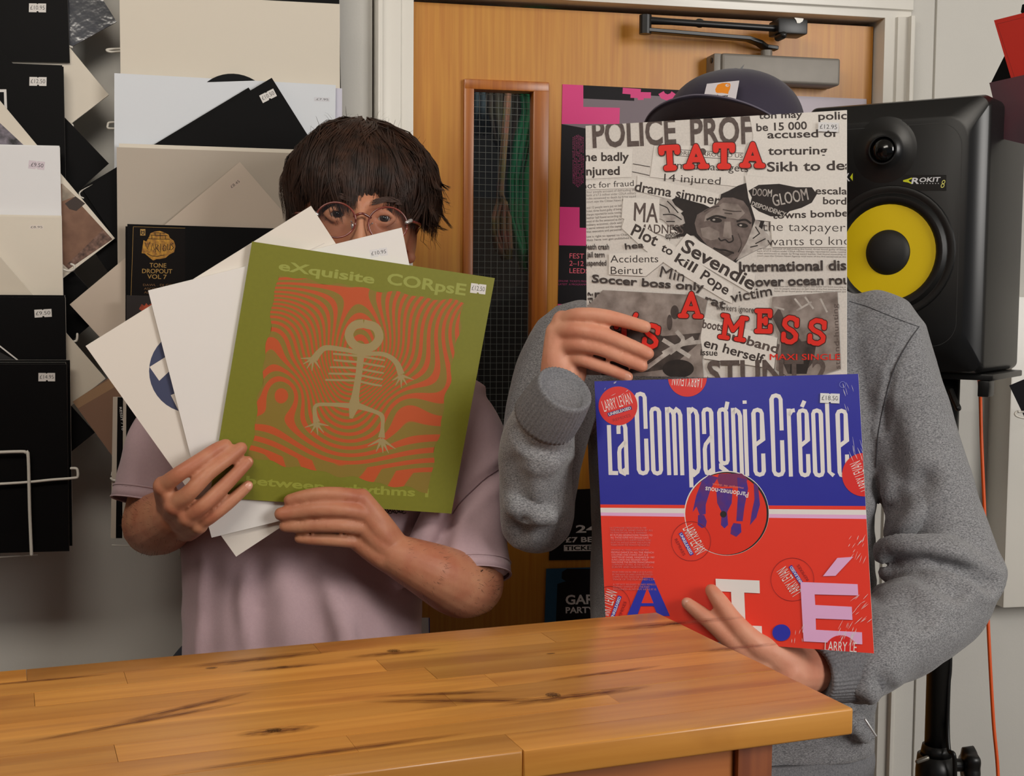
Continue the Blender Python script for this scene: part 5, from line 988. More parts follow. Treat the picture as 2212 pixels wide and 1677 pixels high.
K1_ = [((352, 1047, .010), (385, 1015, .026), (430, 988, .022), (463, 968, .015), (486, 958, .010)), ((374, 1086, .014), (410, 1050, .030), (447, 1013, .026), (490, 985, .017), (519, 965, .0105)), ((403, 1112, .012), (435, 1083, .026), (470, 1053, .022), (508, 1018, .016), (533, 995, .0105)), ((428, 1130, .006), (456, 1108, .018), (490, 1082, .016), (515, 1062, .013), (534, 1046, .010))]
W1 = []
for k, pts in enumerate(K1_):
    t_, W = finger(G_, pts, (.0108, .0112, .0108, .0095)[k], (.0076, .0080, .0076, .0068)[k]); body.append(t_); W1.append(W)
wr4 = [wrR+Vector((-.006, 0, .010)), wrR+Vector((0, -.002, .002)), wrR+Vector((.006, -.002, -.008)), wrR+Vector((.012, 0, -.016))]
for W, wq in zip(W1, wr4): body.append(tube([W[0], (W[0]+wq)/2+Vector((0, -.003, 0)), wq], [.0125, .0155, .019], 14, 4)); body.append(ellipsoid(tuple(W[0]), (.0125, .0125, .0125), None, 14, 10))
for a, b in zip(W1[:-1], W1[1:]): body.append(tube([(a[0]+b[0])/2, (a[0]*.6+b[0]*.4+wrR)/2], [.0095, .016], 12, 3))
th = [wrR+Vector((.004, -.01, 0)), on(G_, 425, 1075, -.030), on(G_, 452, 1040, -.034), on(G_, 470, 1000, -.030)]; body.append(tube(th, [.018, .0135, .0115, .009], 14, 5))
# his left hand, fingers pointing to picture left
shL, elL, wrL = P(985, 930, 1.76), P(1018, 1262, 1.70), on(G_, 848, 1192, .016)
body.append(tube([shL, P(1005, 1100, 1.74), elL], [.044, .042, .043], 18, 5)); body.append(tube([elL, P(990, 1262, 1.675), P(935, 1236, 1.64), wrL], [.043, .043, .037, .0265], 20, 5))
K2_ = [((775, 1070, .018), (735, 1060, .026), (688, 1060, .024), (650, 1068, .017), (624, 1077, .011)), ((786, 1102, .022), (735, 1090, .031), (682, 1090, .028), (636, 1100, .018), (604, 1106, .012)), ((782, 1133, .020), (735, 1124, .029), (688, 1124, .026), (646, 1130, .017), (614, 1133, .010)), ((770, 1165, .014), (738, 1160, .021), (702, 1158, .019), (668, 1159, .014), (645, 1159, .009))]
W2 = []
for k, pts in enumerate(K2_):
    t_, W = finger(G_, pts, (.0108, .0114, .0108, .0094)[k], (.0080, .0084, .0078, .0070)[k]); body.append(t_); W2.append(W)
wv = Vector(M @ np.array([0, 1., 0])); wl4 = [wrL-wv*.013, wrL-wv*.005, wrL+wv*.004, wrL+wv*.012]
for W, wq in zip(W2, wl4): body.append(tube([W[0], (W[0]+wq)/2+Vector(G_.n)*.004, wq], [.0125, .0155, .0165], 14, 4)); body.append(ellipsoid(tuple(W[0]), (.0125, .0125, .0125), None, 14, 10))
for a, b in zip(W2[:-1], W2[1:]): body.append(tube([(a[0]+b[0])/2, (a[0]*.6+b[0]*.4+wrL)/2], [.0100, .015], 12, 3))
body.append(tube([wrL-Vector(G_.n)*.008, on(G_, 800, 1140, -.022), on(G_, 755, 1090, -.032), on(G_, 712, 1050, -.030)], [.018, .0145, .0118, .009], 14, 5))
b1 = remesh('body', body, M_sk1, man1, .0024, 3)
nail(G_, W1[2], man1); nail(G_, W2[0], man1); nail(G_, W2[1], man1); nail(G_, W1[3], man1)
for s_ in (-1, 1): eye(h1, Fm1, s_*.0305, man1, (.05, .04))
M_hair = mat('dark_brown_hair', (62, 38, 26), .5, spec=.3, noise_amt=.5, noise_scale=60, rgb2=(30, 18, 12)); M_brow = mat('brow_hair', (58, 36, 26), .7)
def strands(name, items, m, par, w0=.0016):
    V, F = [], []
    for pts, nr, w_ in items:
        n0 = len(V); n = len(pts)
        for i, p in enumerate(pts):
            d = (pts[min(i+1, n-1)]-pts[max(i-1, 0)]).normalized(); s_ = d.cross(nr[i]); 
            if s_.length < 1e-6: s_ = Vector((1, 0, 0))
            s_.normalize(); k = w_*(1-.85*(i/(n-1))**2.2); V += [p+s_*k/2, p+nr[i]*k*.35, p-s_*k/2]
        for i in range(n-1): a = n0+3*i; F += [(a, a+1, a+4, a+3), (a+1, a+2, a+5, a+4)]
    return meshobj(name, V, F, m, par, smooth=True)
rnd = random.Random(4); items = []
HC = Vector((.002, -.006, .046)); HR = Vector((.103, .103, .091))
def tmax(az):      # az: 0 = picture right, 90 = front (towards camera), 180 = left, 270 = back
    z = {0: .016, 25: .010, 45: .010, 60: .017, 75: .020, 90: .018, 110: .016, 130: .024, 150: .016, 165: .008, 180: .002, 225: -.05, 270: -.085, 315: -.012, 345: .008, 360: .016}
    ks = sorted(z); az %= 360
    for a, b in zip(ks[:-1], ks[1:]):
        if a <= az <= b: zz = z[a]+(z[b]-z[a])*(az-a)/(b-a); break
    return zz
def hairpoint(az, t, lay, zend):
    """t 0..1 from the crown to the tip"""
    th_end = math.acos(max(-1, min(1, (zend-HC.z)/HR.z))) if zend > HC.z-HR.z*.98 else math.pi*.93
    th_end = min(th_end, math.pi*.60); low = max(0, (HC.z+HR.z*math.cos(th_end))-zend)
    T = t*1.0; arc = th_end*HR.z; tot = arc+low; d = T*tot
    if d < arc: th = d/HR.z; drop = 0
    else: th = th_end; drop = d-arc
    a = math.radians(az); ryf = HR.y*(.97 if math.sin(a) > 0 else 1.05)
    pull = 1-.9*max(0, drop)*1.2
    lay = lay*(1+.035*math.sin(a*3+1)*math.sin(th)+.022*math.sin(a*7+th*4)+.018*math.sin(a*13-th*7)); return HC+Vector((HR.x*math.sin(th)*math.cos(a)*pull, ryf*math.sin(th)*math.sin(a)*pull, HR.z*math.cos(th)-drop))*lay, Vector((math.cos(a)*math.sin(th), math.sin(a)*math.sin(th), math.cos(th)+.15)).normalized()
nlock = 75; locks = [(rnd.uniform(0, 360), rnd.uniform(-20, 20), rnd.uniform(-.017, .015), rnd.uniform(0, 6.28), rnd.uniform(.965, 1.05)) for _ in range(nlock*2)]
for k in range(7000):
    L = locks[k % len(locks)]; gz0 = rnd.gauss(0, 1); az = L[0]; lay = L[4]*rnd.uniform(.95, 1.02); ze = tmax(az)+L[2]+rnd.gauss(0, .0035); pts, nr = [], []; wob = rnd.uniform(-1, 1)
    az0 = az+rnd.gauss(0, 25)
    for i in range(9):
        t = i/8; aa = az0*(1-min(1, t*2.2))+az*min(1, t*2.2)+gz0*(6.5-5.0*t)+L[1]*math.sin(t*3+L[3])*t+wob*2*t*t; q, n_ = hairpoint(aa, .04+t*.96, lay*(1+.022*math.sin(L[3]+t*6)*min(1, t*2)), ze)
        if t < .12: q = q*1.0
        pts.append(h1(*q)); nr.append((Fm1 @ n_).normalized())
    items.append((pts, nr, rnd.uniform(.0012, .0024)))
for k in range(160):      # loose ends: flicks on the right side and fine fly-aways on top
    if k < 95:
        az = rnd.uniform(-25, 40); ze = rnd.uniform(-.01, .055); q0, n_ = hairpoint(az, .55, 1.02, ze); q1, _ = hairpoint(az, .8, 1.05, ze); q2_, _ = hairpoint(az, 1.0, 1.06+rnd.uniform(0, .07), ze); q3_ = q2_+Vector((rnd.uniform(.002, .012), 0, rnd.uniform(-.010, .004)))
        pts = [h1(*q) for q in (q0, q1, q2_, q3_)]; items.append((pts, [(Fm1 @ n_).normalized()]*4, rnd.uniform(.0010, .0026)))
    else:
        az = rnd.uniform(0, 360); q0, n_ = hairpoint(az, rnd.uniform(.1, .5), 1.0, .02); d = Vector((rnd.uniform(-1, 1), rnd.uniform(-.4, .4), rnd.uniform(.0, .6))).normalized()*rnd.uniform(.004, .014)
        pts = [h1(*q) for q in (q0, q0*1.04+d*.4, q0*1.07+d*.8, q0*1.07+d*1.2)]; items.append((pts, [(Fm1 @ n_).normalized()]*4, .0006))
for c_ in range(26):
    az = rnd.uniform(-30, 35); zt_ = rnd.uniform(-.006, .055); out_ = rnd.uniform(.006, .020); up_ = rnd.uniform(-.012, .006)
    for k in range(26):
        a2 = az+rnd.gauss(0, 2.2); q0, n_ = hairpoint(a2, .5, 1.0, zt_); q1, _ = hairpoint(a2, .78, 1.02, zt_); q2_, _ = hairpoint(a2, .95, 1.03, zt_); ox = Vector((out_*math.cos(math.radians(a2)), out_*math.sin(math.radians(a2)), up_))
        pts = [h1(*q) for q in (q0, q1, q2_+ox*.35, q2_+ox*.8+Vector((0, 0, -.004)), q2_+ox*1.3+Vector((0, 0, -.008))+Vector((rnd.gauss(0, .0008), 0, rnd.gauss(0, .0008))))]; items.append((pts, [(Fm1 @ n_).normalized()]*5, rnd.uniform(.0009, .0018)))
strands('hair', items, M_hair, man1)['kind'] = 'stuff'
V, F = [], []
NA = 64
for i in range(15):
    for j in range(NA):
        az = 360*j/NA; q, _ = hairpoint(az, i/14*.96, .955, tmax(az)+.004); V.append(h1(*q))
for i in range(14):
    for j in range(NA): F.append((i*NA+j, i*NA+(j+1) % NA, (i+1)*NA+(j+1) % NA, (i+1)*NA+j))
F.append(tuple(14*NA+j for j in range(NA)))
hb = meshobj('hair_underlayer', V, F, mat('hair_shadow_brown', (24, 15, 11), .7), man1, smooth=True)
for s_ in (-1, 1):
    items = []
    for k in range(110):
        t = rnd.uniform(0, 1); x = s_*(.012+.036*t); z = .0235+.007*math.sin(t*2.4)+rnd.uniform(-.0035, .0035); y = .098-.35*(x*x)/.05
        p = Vector((x, y-.0005, z)); d = Vector((s_*.007, -.001*t*3, .0025-.004*t)); items.append(([h1(*(p)), h1(*(p+d*.5+Vector((0, .001, 0)))), h1(*(p+d))], [Fm1 @ Vector((0, 1, 0))]*3, .0013))
    o = strands('eyebrow', items, M_brow, man1); o['kind'] = 'stuff'
# glasses
gl = empty('glasses', h1(0, .1, 0), 'round thin tortoise-pink glasses worn by the dark haired man', 'glasses')
M_tort = mat('tortoise_frame', (150, 70, 58), .18, coat=.8, noise_amt=.6, noise_scale=55, rgb2=(80, 34, 28)); M_lens = glass_mat()
M_hinge = mat('glasses_metal', (210, 205, 205), .15, metal=.8)
gx_, gz_ = Fm1 @ Vector((1, 0, 0)), Fm1 @ Vector((0, 0, 1)); gy_ = Fm1 @ Vector((0, 1, 0))
for s_ in (-1, 1):
    c = h1(s_*.0335+.001, .106, -.003); ax = (gx_-gy_*s_*.10).normalized()
    V, F = tube(ring_pts(c, .0255, .0225, ax, gz_, 36), .0013, 10, 1, caps=False); meshobj('rim', V, F, M_tort, gl, smooth=True)
    V, F = loft([ring_pts(c-gy_*.0004, .0250, .0220, ax, gz_, 36)[:-1], ring_pts(c+gy_*.0004, .0250, .0220, ax, gz_, 36)[:-1]]); meshobj('lens', V, F, M_lens, gl)
    V, F = tube([c+ax*s_*.0245+gz_*.005, c+ax*s_*.0300+gz_*.008-gy_*.003], [.0026, .0030], 10, 1); meshobj('end_piece', V, F, M_hinge, gl, smooth=True)
    V, F = tube([c+ax*s_*.0300+gz_*.008-gy_*.003, h1(s_*.083, .05, .004), h1(s_*.086, .0, .002), h1(s_*.082, -.03, -.016)], .0018, 10, 4); meshobj('temple', V, F, M_tort, gl, smooth=True)
    V, F = tube([c-ax*s_*.020+gz_*.000-gy_*.002, h1(s_*.0105, .100, -.006)], .0011, 8, 1); V2, F2 = ellipsoid(tuple(h1(s_*.0105, .099, -.008)), (.002, .003, .005)); V, F = merge([(V, F), (V2, F2)]); meshobj('nose_pad', V, F, M_hinge, gl, smooth=True)
V, F = tube([h1(-.0095, .107, .004), h1(0, .110, .008), h1(.0115, .107, .004)], .0017, 10, 6); meshobj('bridge', V, F, M_tort, gl, smooth=True)
# T-shirt
M_tee = mat('mauve_cotton', (186, 158, 164), .85, sheen=.2, noise_amt=.05, noise_scale=300, bump=.25, bump_scale=700, bump_dist=.0005)
tee = [tube([P(545, 1180, 1.675), P(535, 1300, 1.668), P(548, 1420, 1.668)], [.010, .017, .016], 12, 5), tube([P(690, 1230, 1.668), P(735, 1340, 1.664), P(760, 1440, 1.664)], [.008, .014, .016], 12, 5), tube([P(860, 1260, 1.69), P(905, 1180, 1.685), P(950, 1080, 1.69), P(980, 1000, 1.71)], [.010, .016, .016, .010], 12, 5), tube([P(450, 1210, 1.69), P(440, 1420, 1.69)], [.010, .014], 12, 5), body_loft([(762, 700, 1.795, .062, .055), (745, 755, 1.79, .12, .085), (700, 830, 1.785, .225, .098), (690, 900, 1.785, .232, .108), (672, 1040, 1.785, .192, .116), (665, 1150, 1.78, .166, .120), (655, 1290, 1.775, .158, .120), (648, 1440, 1.775, .160, .120), (645, 1640, 1.775, .168, .122)]),
 tube([P(400, 905, 1.775), P(366, 950, 1.765), P(342, 1010, 1.755), P(327, 1078, 1.745)], [.062, .058, .053, .051], 24, 5, caps=False), tube([P(940, 905, 1.775), P(985, 950, 1.76), P(1005, 1060, 1.745), P(1008, 1160, 1.725), P(1012, 1243, 1.705)], [.075, .066, .056, .054, .054], 24, 5, caps=False)]
CRZ = [([P(1085, 1010, 1.70), P(1030, 1055, 1.66), P(985, 1110, 1.65), P(960, 1200, 1.65)], .0045, .007), ([P(900, 1260, 1.66), P(940, 1190, 1.655), P(975, 1100, 1.66)], .006, .008), ([P(560, 1150, 1.66), P(545, 1300, 1.66), P(560, 1400, 1.66)], .006, .018), ([P(640, 1180, 1.66), P(700, 1400, 1.655)], .004, .014), ([P(800, 1230, 1.66), P(860, 1330, 1.66), P(880, 1400, 1.66)], .006, .014), ([P(960, 1250, 1.655), P(1060, 1225, 1.655)], .003, .006), ([P(470, 1180, 1.67), P(460, 1400, 1.67)], .004, .016), ([P(300, 900, 1.71), P(330, 1060, 1.70)], .005, .014)]
def folds(CR, amp, sc1, seed):
    def f(co, no):
        d = np.zeros(len(co))
        for i, c in enumerate(co):
            v = Vector(c)*sc1+Vector((seed, 0, 0)); d[i] = noise.noise(Vector((v.x*1.4, v.y, v.z*.55)))*amp+noise.noise(v*2.6)*amp*.3
        cc = (co-CAM) @ M; px = np.stack([cc[:, 0]/cc[:, 2]*FPX, cc[:, 1]/cc[:, 2]*FPX, np.zeros(len(co))], 1); face = np.clip(-np.einsum('ij,ij->i', no, (co-CAM)/np.linalg.norm(co-CAM, axis=1)[:, None])*3, 0, 1)
        for pts, dep, wd in CR:
            dep, wd = dep*.9, max(wd*1.1, .005); q = [(*(np.array(proj(p))-[1106, 838.5]), 0) for p in pts]
            s_ = segdist(px, q)/FPX*cc[:, 2]; d -= (dep*np.exp(-(s_/wd)**2)-.5*dep*np.exp(-((s_-wd*2)/wd)**2))*face
        return co+no*d[:, None]
    return f
remesh('t_shirt', tee, M_tee, man1, .0058, 5, folds(CRZ, .010, 9, 3.1))
def hem(name, c, axis, r, w_, m, par, tilt=None, rr=.0018):
    axis = Vector(axis).normalized(); u = axis.cross(Vector((0, .3, 1))).normalized(); v = axis.cross(u)
    out = []
    rings = []
    for t, q in ((0, r+.0005), (.0, r+.0028), (w_, r+.0030), (w_, r+.0005)): rings.append([tuple(c+axis*t+u*q*math.cos(2*math.pi*i/40)+v*q*math.sin(2*math.pi*i/40)) for i in range(40)])
    V, F = loft(rings, cap=False); V1, F1 = tube(ring_pts(c, r+.003, r+.003, u, v, 40), rr, 8, 1, caps=False); V2, F2 = tube(ring_pts(c+axis*w_, r+.003, r+.003, u, v, 40), rr*.8, 8, 1, caps=False); V, F = merge([(V, F), (V1, F1), (V2, F2)]); return meshobj(name, V, F, m, par, smooth=True)
hem('sleeve_hem', P(331, 1064, 1.748), P(327, 1078, 1.745)-P(342, 1010, 1.755), .0500, .0155, M_tee, man1, rr=.0014)
hem('sleeve_hem', P(1011, 1222, 1.708), P(1012, 1243, 1.705)-P(1008, 1160, 1.725), .0535, .0150, M_tee, man1, rr=.0010)
V, F = tube([P(1035, 1246, 1.655), P(1038, 1236, 1.652), P(1043, 1232, 1.651)], .0006, 6, 2); meshobj('loose_thread', V, F, M_blk, man1)
V, F = merge([tube([P(812+i*5, 1100+abs(i-6)*.5, 1.66), P(816+i*5, 1106+(i % 3)*2, 1.66), P(822+i*5, 1103+(i % 2)*5, 1.66)], .0006, 5, 2) for i in range(12)]); meshobj('shirt_print', V, F, M_blk, man1)
def legs(par, cx, cd, hipz, m, mshoe, w_=.095):
    c = P(cx, 1400, cd); rx = Vector((math.cos(-YW), math.sin(-YW), 0)); parts = []
    parts.append(tube([c*1, c*1], .1)) if False else None
    parts = []
    for s_ in (-1, 1):
        h = Vector((c.x, c.y, hipz))+rx*s_*w_; k = Vector((h.x, h.y-.02, .50)); a = Vector((h.x, h.y, .09)); parts.append(tube([h, k, a], [.095, .072, .055], 20, 5))
        f = Vector((h.x, h.y, 0)); rings = []
        for t, ww, hh in ((.10, .030, .05), (.06, .040, .085), (0, .038, .10), (-.06, .042, .070), (-.12, .045, .045), (-.17, .036, .032), (-.185, .01, .02)):
            cc = f+Vector((0, t-.0, 0)); rings.append([tuple(cc+Vector((ww*math.cos(q), 0, hh/2+hh/2*math.sin(q)))) for q in [2*math.pi*i/20 for i in range(20)]])
        V, F = loft(rings); meshobj('shoe', V, F, mshoe, par, smooth=True)
    parts.append(tube([Vector((c.x, c.y, hipz+.05)), Vector((c.x, c.y, hipz-.06))], [.15, .16], 24, 1, sq=((0, 1, 0), .68)))
    return remesh('trousers', parts, m, par, .012, 4)
legs(man1, 650, 1.775, .88, mat('dark_denim', (36, 40, 52), .8), mat('white_trainer', (200, 196, 190), .6))
# -------------------------------------------------------------- man on the right
man2 = empty('person', (0, 0, 0), 'man in grey sweatshirt and navy cap, face hidden behind the newspaper collage sleeve', 'person'); man2.location = (P(1580, 1300, 1.76).x, P(1580, 1300, 1.76).y, 0)
Fm2, hc2 = sheet_frame(1580, 345, 1.79, 0, 0); Fm2 = Fm2 @ Matrix.Rotation(math.radians(17), 3, 'Z'); h2 = hl(Fm2, hc2)
body = [head_parts(Fm2, hc2)]
for s_ in (-1, 1): body += lids(h2, Fm2, s_*.0305)
for s_ in (-1, 1):
    c = h2(s_*.079, -.008, -.012); V, F = ellipsoid(tuple(c), (.006, .018, .030), (np.array(Fm2 @ Vector((1, 0, 0))), np.array(Fm2 @ Vector((0, 1, 0))), np.array(Fm2 @ Vector((0, 0, 1)))), 20, 14); body.append((V, F))
body.append(tube([h2(0, -.02, -.05), P(1578, 520, 1.80), P(1578, 620, 1.80)], [.058, .058, .070], 24, 5))
body.append(body_loft([(1580, 700, 1.79, .17, .07), (1580, 800, 1.79, .175, .088), (1580, 1000, 1.79, .155, .09), (1580, 1400, 1.79, .13, .085), (1580, 1700, 1.79, .13, .085)]))
el2, wr2 = P(1163, 1108, 1.655), on(T_, 1216, 842, .012)
body.append(tube([P(1225, 770, 1.78), P(1190, 930, 1.73), el2], [.048, .040, .034], 18, 5)); body.append(tube([el2, P(1175, 970, 1.615), wr2, (wr2+on(T_, 1214, 800, .018))/2], [.033, .033, .0255, .0245], 18, 5))
K3_ = [((1222, 692, .014), (1262, 680, .026), (1312, 682, .024), (1360, 694, .016), (1398, 706, .0105)), ((1210, 716, .018), (1262, 712, .031), (1315, 722, .028), (1366, 744, .018), (1404, 763, .011)), ((1214, 746, .017), (1262, 742, .029), (1308, 750, .026), (1354, 772, .017), (1391, 790, .010)), ((1232, 772, .012), (1266, 775, .022), (1298, 786, .019), (1332, 800, .014), (1360, 813, .009))]
W3 = []
for k, pts in enumerate(K3_):
    t_, W = finger(T_, pts, (.0108, .0112, .0108, .0096)[k], (.0078, .0080, .0078, .0070)[k]); body.append(t_); W3.append(W)
hx = Vector(M @ np.array([1., 0, 0])); w4 = [wr2-hx*.010, wr2-hx*.003, wr2+hx*.004, wr2+hx*.011]
for W, wq in zip(W3, w4): body.append(tube([W[0], (W[0]+wq)/2+Vector(T_.n)*.006, wq], [.0130, .0165, .0165], 14, 4)); body.append(ellipsoid(tuple(W[0]), (.0125, .0125, .0125), None, 14, 10))
for a, b in zip(W3[:-1], W3[1:]): body.append(tube([(a[0]+b[0])/2, (a[0]*.6+b[0]*.4+wr2)/2], [.0105, .017], 12, 3))
body.append(tube([wr2+hx*.004, on(T_, 1240, 790, -.012), on(T_, 1285, 745, -.018), on(T_, 1325, 715, -.017)], [.019, .0145, .0118, .009], 14, 5))
body.append(tube([wr2+hx*.006, on(T_, 1248, 805, .004), on(T_, 1240, 780, .006)], [.016, .013, .012], 12, 4))
# left arm, coming in under the lower sleeve
el3, wr3 = P(2088, 1232, 1.70), P(1728, 1452, 1.505)
body.append(tube([P(1905, 780, 1.77), P(1985, 1000, 1.74), P(2075, 1215, 1.715)], [.050, .042, .027], 18, 5)); body.append(tube([P(2075, 1225, 1.715), P(1955, 1362, 1.64), wr3, P(1680, 1425, 1.495)], [.026, .030, .028, .027], 18, 5))
pm = P(1665, 1412, 1.485)
tz = [pm, on(C_, 1632, 1392, .004), on(C_, 1590, 1345, .012), on(C_, 1558, 1300, .012), on(C_, 1540, 1276, .0095)]; body.append(tube(tz, [.020, .0150, .0118, .0100, .0080], 14, 6))
iz = [pm+Vector((-.01, 0, -.012)), on(C_, 1600, 1400, .006), on(C_, 1550, 1352, .012), on(C_, 1512, 1322, .011), on(C_, 1487, 1303, .009)]; body.append(tube(iz, [.018, .0125, .0105, .0090, .0072], 14, 6))
for k in range(3): body.append(tube([pm+Vector((.0, .01, 0)), on(C_, 1620+k*14, 1370-k*6, -.022), on(C_, 1600+k*16, 1300-k*8, -.026), on(C_, 1590+k*16, 1250-k*4, -.016)], [.016, .0115, .0100, .0080], 12, 5))
body.append(tube([P(1720, 1450, 1.50), P(1690, 1430, 1.492), pm], [.027, .026, .022], 16, 4))
remesh('body', body, M_sk2, man2, .0024, 3)
for W in W3: nail(T_, W, man2)
nail(C_, tz, man2); nail(C_, iz, man2)
for s_ in (-1, 1): eye(h2, Fm2, s_*.0305, man2)
items = []
for k in range(1500):
    az = rnd.uniform(150, 390); a = math.radians(az); z0 = .05; pts, nr = [], []
    for i in range(4):
        z = z0-i*.02+rnd.uniform(-.002, .002); k_ = 1.03; rx_ = .080*k_*(1-.05*i/3); ry_ = .096*k_; pts.append(h2(rx_*math.cos(a), ry_*math.sin(a), z)); nr.append((Fm2 @ Vector((math.cos(a), math.sin(a), 0))))
    items.append((pts, nr, .0016))
strands('hair', items, M_hair, man2)['kind'] = 'stuff'
# cap
M_cap = mat('navy_twill', (40, 32, 52), .8, sheen=.15, bump=.35, bump_scale=900, bump_dist=.0004); M_capu = mat('cap_stitch', (96, 90, 104), .8)
cap = empty('cap', h2(0, 0, .06), 'dark navy cap with white patch above the newspaper sleeve', 'cap')
NA = 72; V, F = [], []
CR_ = Vector((.0935, .104, .072)); C0 = Vector((.002, -.004, .050))
def crown(az, th, k=1.0):
    a = math.radians(az); bump_ = 1+.004*abs(math.sin(3*a))-.006*math.exp(-((((az % 60)+30) % 60-30)/2.2)**2)*math.sin(th); top = math.cos(th)
    return C0+Vector((CR_.x*math.sin(th)**.92*math.cos(a), CR_.y*math.sin(th)**.92*math.sin(a), CR_.z*top))*bump_*k
for i in range(19):
    th = math.radians(2+i*5.4)
    for j in range(NA): V.append(h2(*crown(360*j/NA, min(th, math.pi*.55))))
for i in range(18):
    for j in range(NA): F.append((i*NA+j, i*NA+(j+1) % NA, (i+1)*NA+(j+1) % NA, (i+1)*NA+j))
F.append(tuple(range(NA))[::-1]); o = meshobj('crown', V, F, M_cap, cap, smooth=True); md = o.modifiers.new('s', 'SOLIDIFY'); md.thickness = .0015; md.offset = -1
V, F = ellipsoid(tuple(h2(C0.x, C0.y, C0.z+CR_.z)), (.006, .006, .003)); meshobj('button', V, F, M_cap, o, smooth=True)
V, F = [], []; NB, NCc = 33, 8
for i in range(NB):
    u = -1+2*i/(NB-1); a = math.radians(90-u*78)
    for j in range(NCc):
        v = j/(NCc-1); root = C0+Vector((CR_.x*.98*math.cos(a), CR_.y*.96*math.sin(a), -.004-.006*abs(u)))
        ext = .074*math.sqrt(max(0, 1-(abs(u)**2.6)*.96)); q = root+Vector((u*.020*v, ext*v, ext*v*.27-.036*(u*u)*v*(.6+.4*v)-.002*v*v)); V.append(h2(*q))
for i in range(NB-1):
    for j in range(NCc-1): a = i*NCc+j; F.append((a, a+1, a+NCc+1, a+NCc))
brim = meshobj('brim', V, F, M_cap, cap, smooth=True); md = brim.modifiers.new('s', 'SOLIDIFY'); md.thickness = .003; md.offset = 0
V, F = tube([Vector(wm(cap) @ brim.data.vertices[i*NCc+NCc-1].co) for i in range(0, NB, 2)], .0012, 8, 3); meshobj('brim_stitching', V, F, M_capu, brim, smooth=True)
pt = Sheet('patch', [(1527, 181), (1597, 174), (1588, 222), (1517, 222)], plane3((1527, 181, 1.690), (1597, 174, 1.684), (1520, 215, 1.672)), mat('patch_white', (206, 200, 204), .8), t=.0008, parent=cap, off=0)
pt.tri('patch_emblem', [(1545, 193), (1550, 183), (1560, 179.5), (1570, 179), (1577, 180), (1578, 184), (1577, 192), (1574, 198), (1573, 203), (1560, 201), (1549, 201), (1546, 199)], mat('patch_orange', (226, 134, 22), .7)); pt.disc('emblem_gap', (1571, 184.5), 4.2, _mats['patch_white'], ry=3); pt.disc('emblem_gap', (1572.5, 184), 1.6, mat('patch_orange', (226, 134, 22), .7))
pt.text('patch_lettering', 'carhartt', (1534, 212), (1573, 211), 7, M_ink, bold=.02)
# sweatshirt
def heather():
    m = mat('grey_marl', (158, 158, 160), .9, sheen=.25, noise_amt=.34, noise_scale=640, detail=2, bump=.6, bump_scale=620, bump_dist=.001, rgb2=(88, 88, 92), stretch=(.6, .8, 1.5)); return m
M_swt = heather(); M_rib = mat('grey_rib', (132, 132, 135), .9, noise_amt=.3, noise_scale=520, rgb2=(96, 96, 100))
sw_ = [body_loft([(1580, 555, 1.80, .075, .065), (1580, 600, 1.80, .115, .08), (1580, 655, 1.795, .198, .092), (1582, 715, 1.79, .233, .102), (1580, 820, 1.785, .208, .112), (1578, 960, 1.785, .196, .116), (1578, 1150, 1.785, .192, .120), (1578, 1350, 1.785, .192, .122), (1575, 1500, 1.785, .196, .124), (1572, 1600, 1.785, .194, .122)]),
 tube([P(1250, 745, 1.775), P(1200, 850, 1.75), P(1170, 1000, 1.715), P(1163, 1110, 1.665)], [.066, .060, .055, .049], 24, 5), tube([P(1163, 1112, 1.660), P(1160, 1040, 1.635), P(1163, 960, 1.605), P(1185, 890, 1.57)], [.048, .048, .045, .037], 24, 5, caps=True),
 tube([P(1880, 762, 1.775), P(1920, 840, 1.765), P(1965, 960, 1.755), P(2015, 1090, 1.735), P(2070, 1205, 1.71), P(2092, 1238, 1.70)], [.084, .075, .067, .059, .054, .050], 26, 5), tube([P(2092, 1240, 1.70), P(2030, 1310, 1.665), P(1955, 1365, 1.61), P(1885, 1420, 1.555), P(1850, 1450, 1.535)], [.050, .056, .057, .050, .041], 26, 5)]
CR2 = [([P(1930, 1215, 1.69), P(1990, 1212, 1.64), P(2060, 1228, 1.64), P(2130, 1260, 1.66)], .013, .0085), ([P(1920, 1255, 1.67), P(1985, 1250, 1.61), P(2060, 1285, 1.62)], .009, .008), ([P(1890, 1290, 1.66), P(1960, 1300, 1.57), P(2000, 1340, 1.59)], .007, .009), ([P(1960, 720, 1.70), P(1925, 800, 1.69), P(1905, 930, 1.69)], .0035, .0035), ([P(1905, 1130, 1.73), P(1950, 1080, 1.70), P(1995, 1040, 1.69)], .010, .012), ([P(1930, 1090, 1.72), P(1935, 1000, 1.69), P(1915, 900, 1.69)], .006, .012), ([P(1900, 1470, 1.53), P(1925, 1500, 1.55)], .005, .008), ([P(1120, 930, 1.58), P(1145, 965, 1.56), P(1190, 975, 1.56), P(1225, 970, 1.58)], .004, .005), ([P(1115, 1000, 1.60), P(1135, 1080, 1.60), P(1125, 1150, 1.62)], .004, .008), ([P(1235, 1010, 1.60), P(1190, 1080, 1.61), P(1130, 1130, 1.63)], .005, .010), ([P(1845, 1530, 1.66), P(1880, 1570, 1.66), P(1900, 1600, 1.68)], .009, .010)]
def roll(pts, rad): sw_.append(tube([P(*p) for p in pts], rad, 12, 5))
roll([(1915, 1192, 1.675), (1975, 1188, 1.655), (2050, 1200, 1.655), (2115, 1225, 1.675), (2145, 1240, 1.70)], [.014, .020, .022, .020, .012])
roll([(1925, 1243, 1.675), (1985, 1236, 1.652), (2050, 1256, 1.645), (2100, 1290, 1.662), (2120, 1310, 1.69)], [.010, .013, .015, .014, .010])
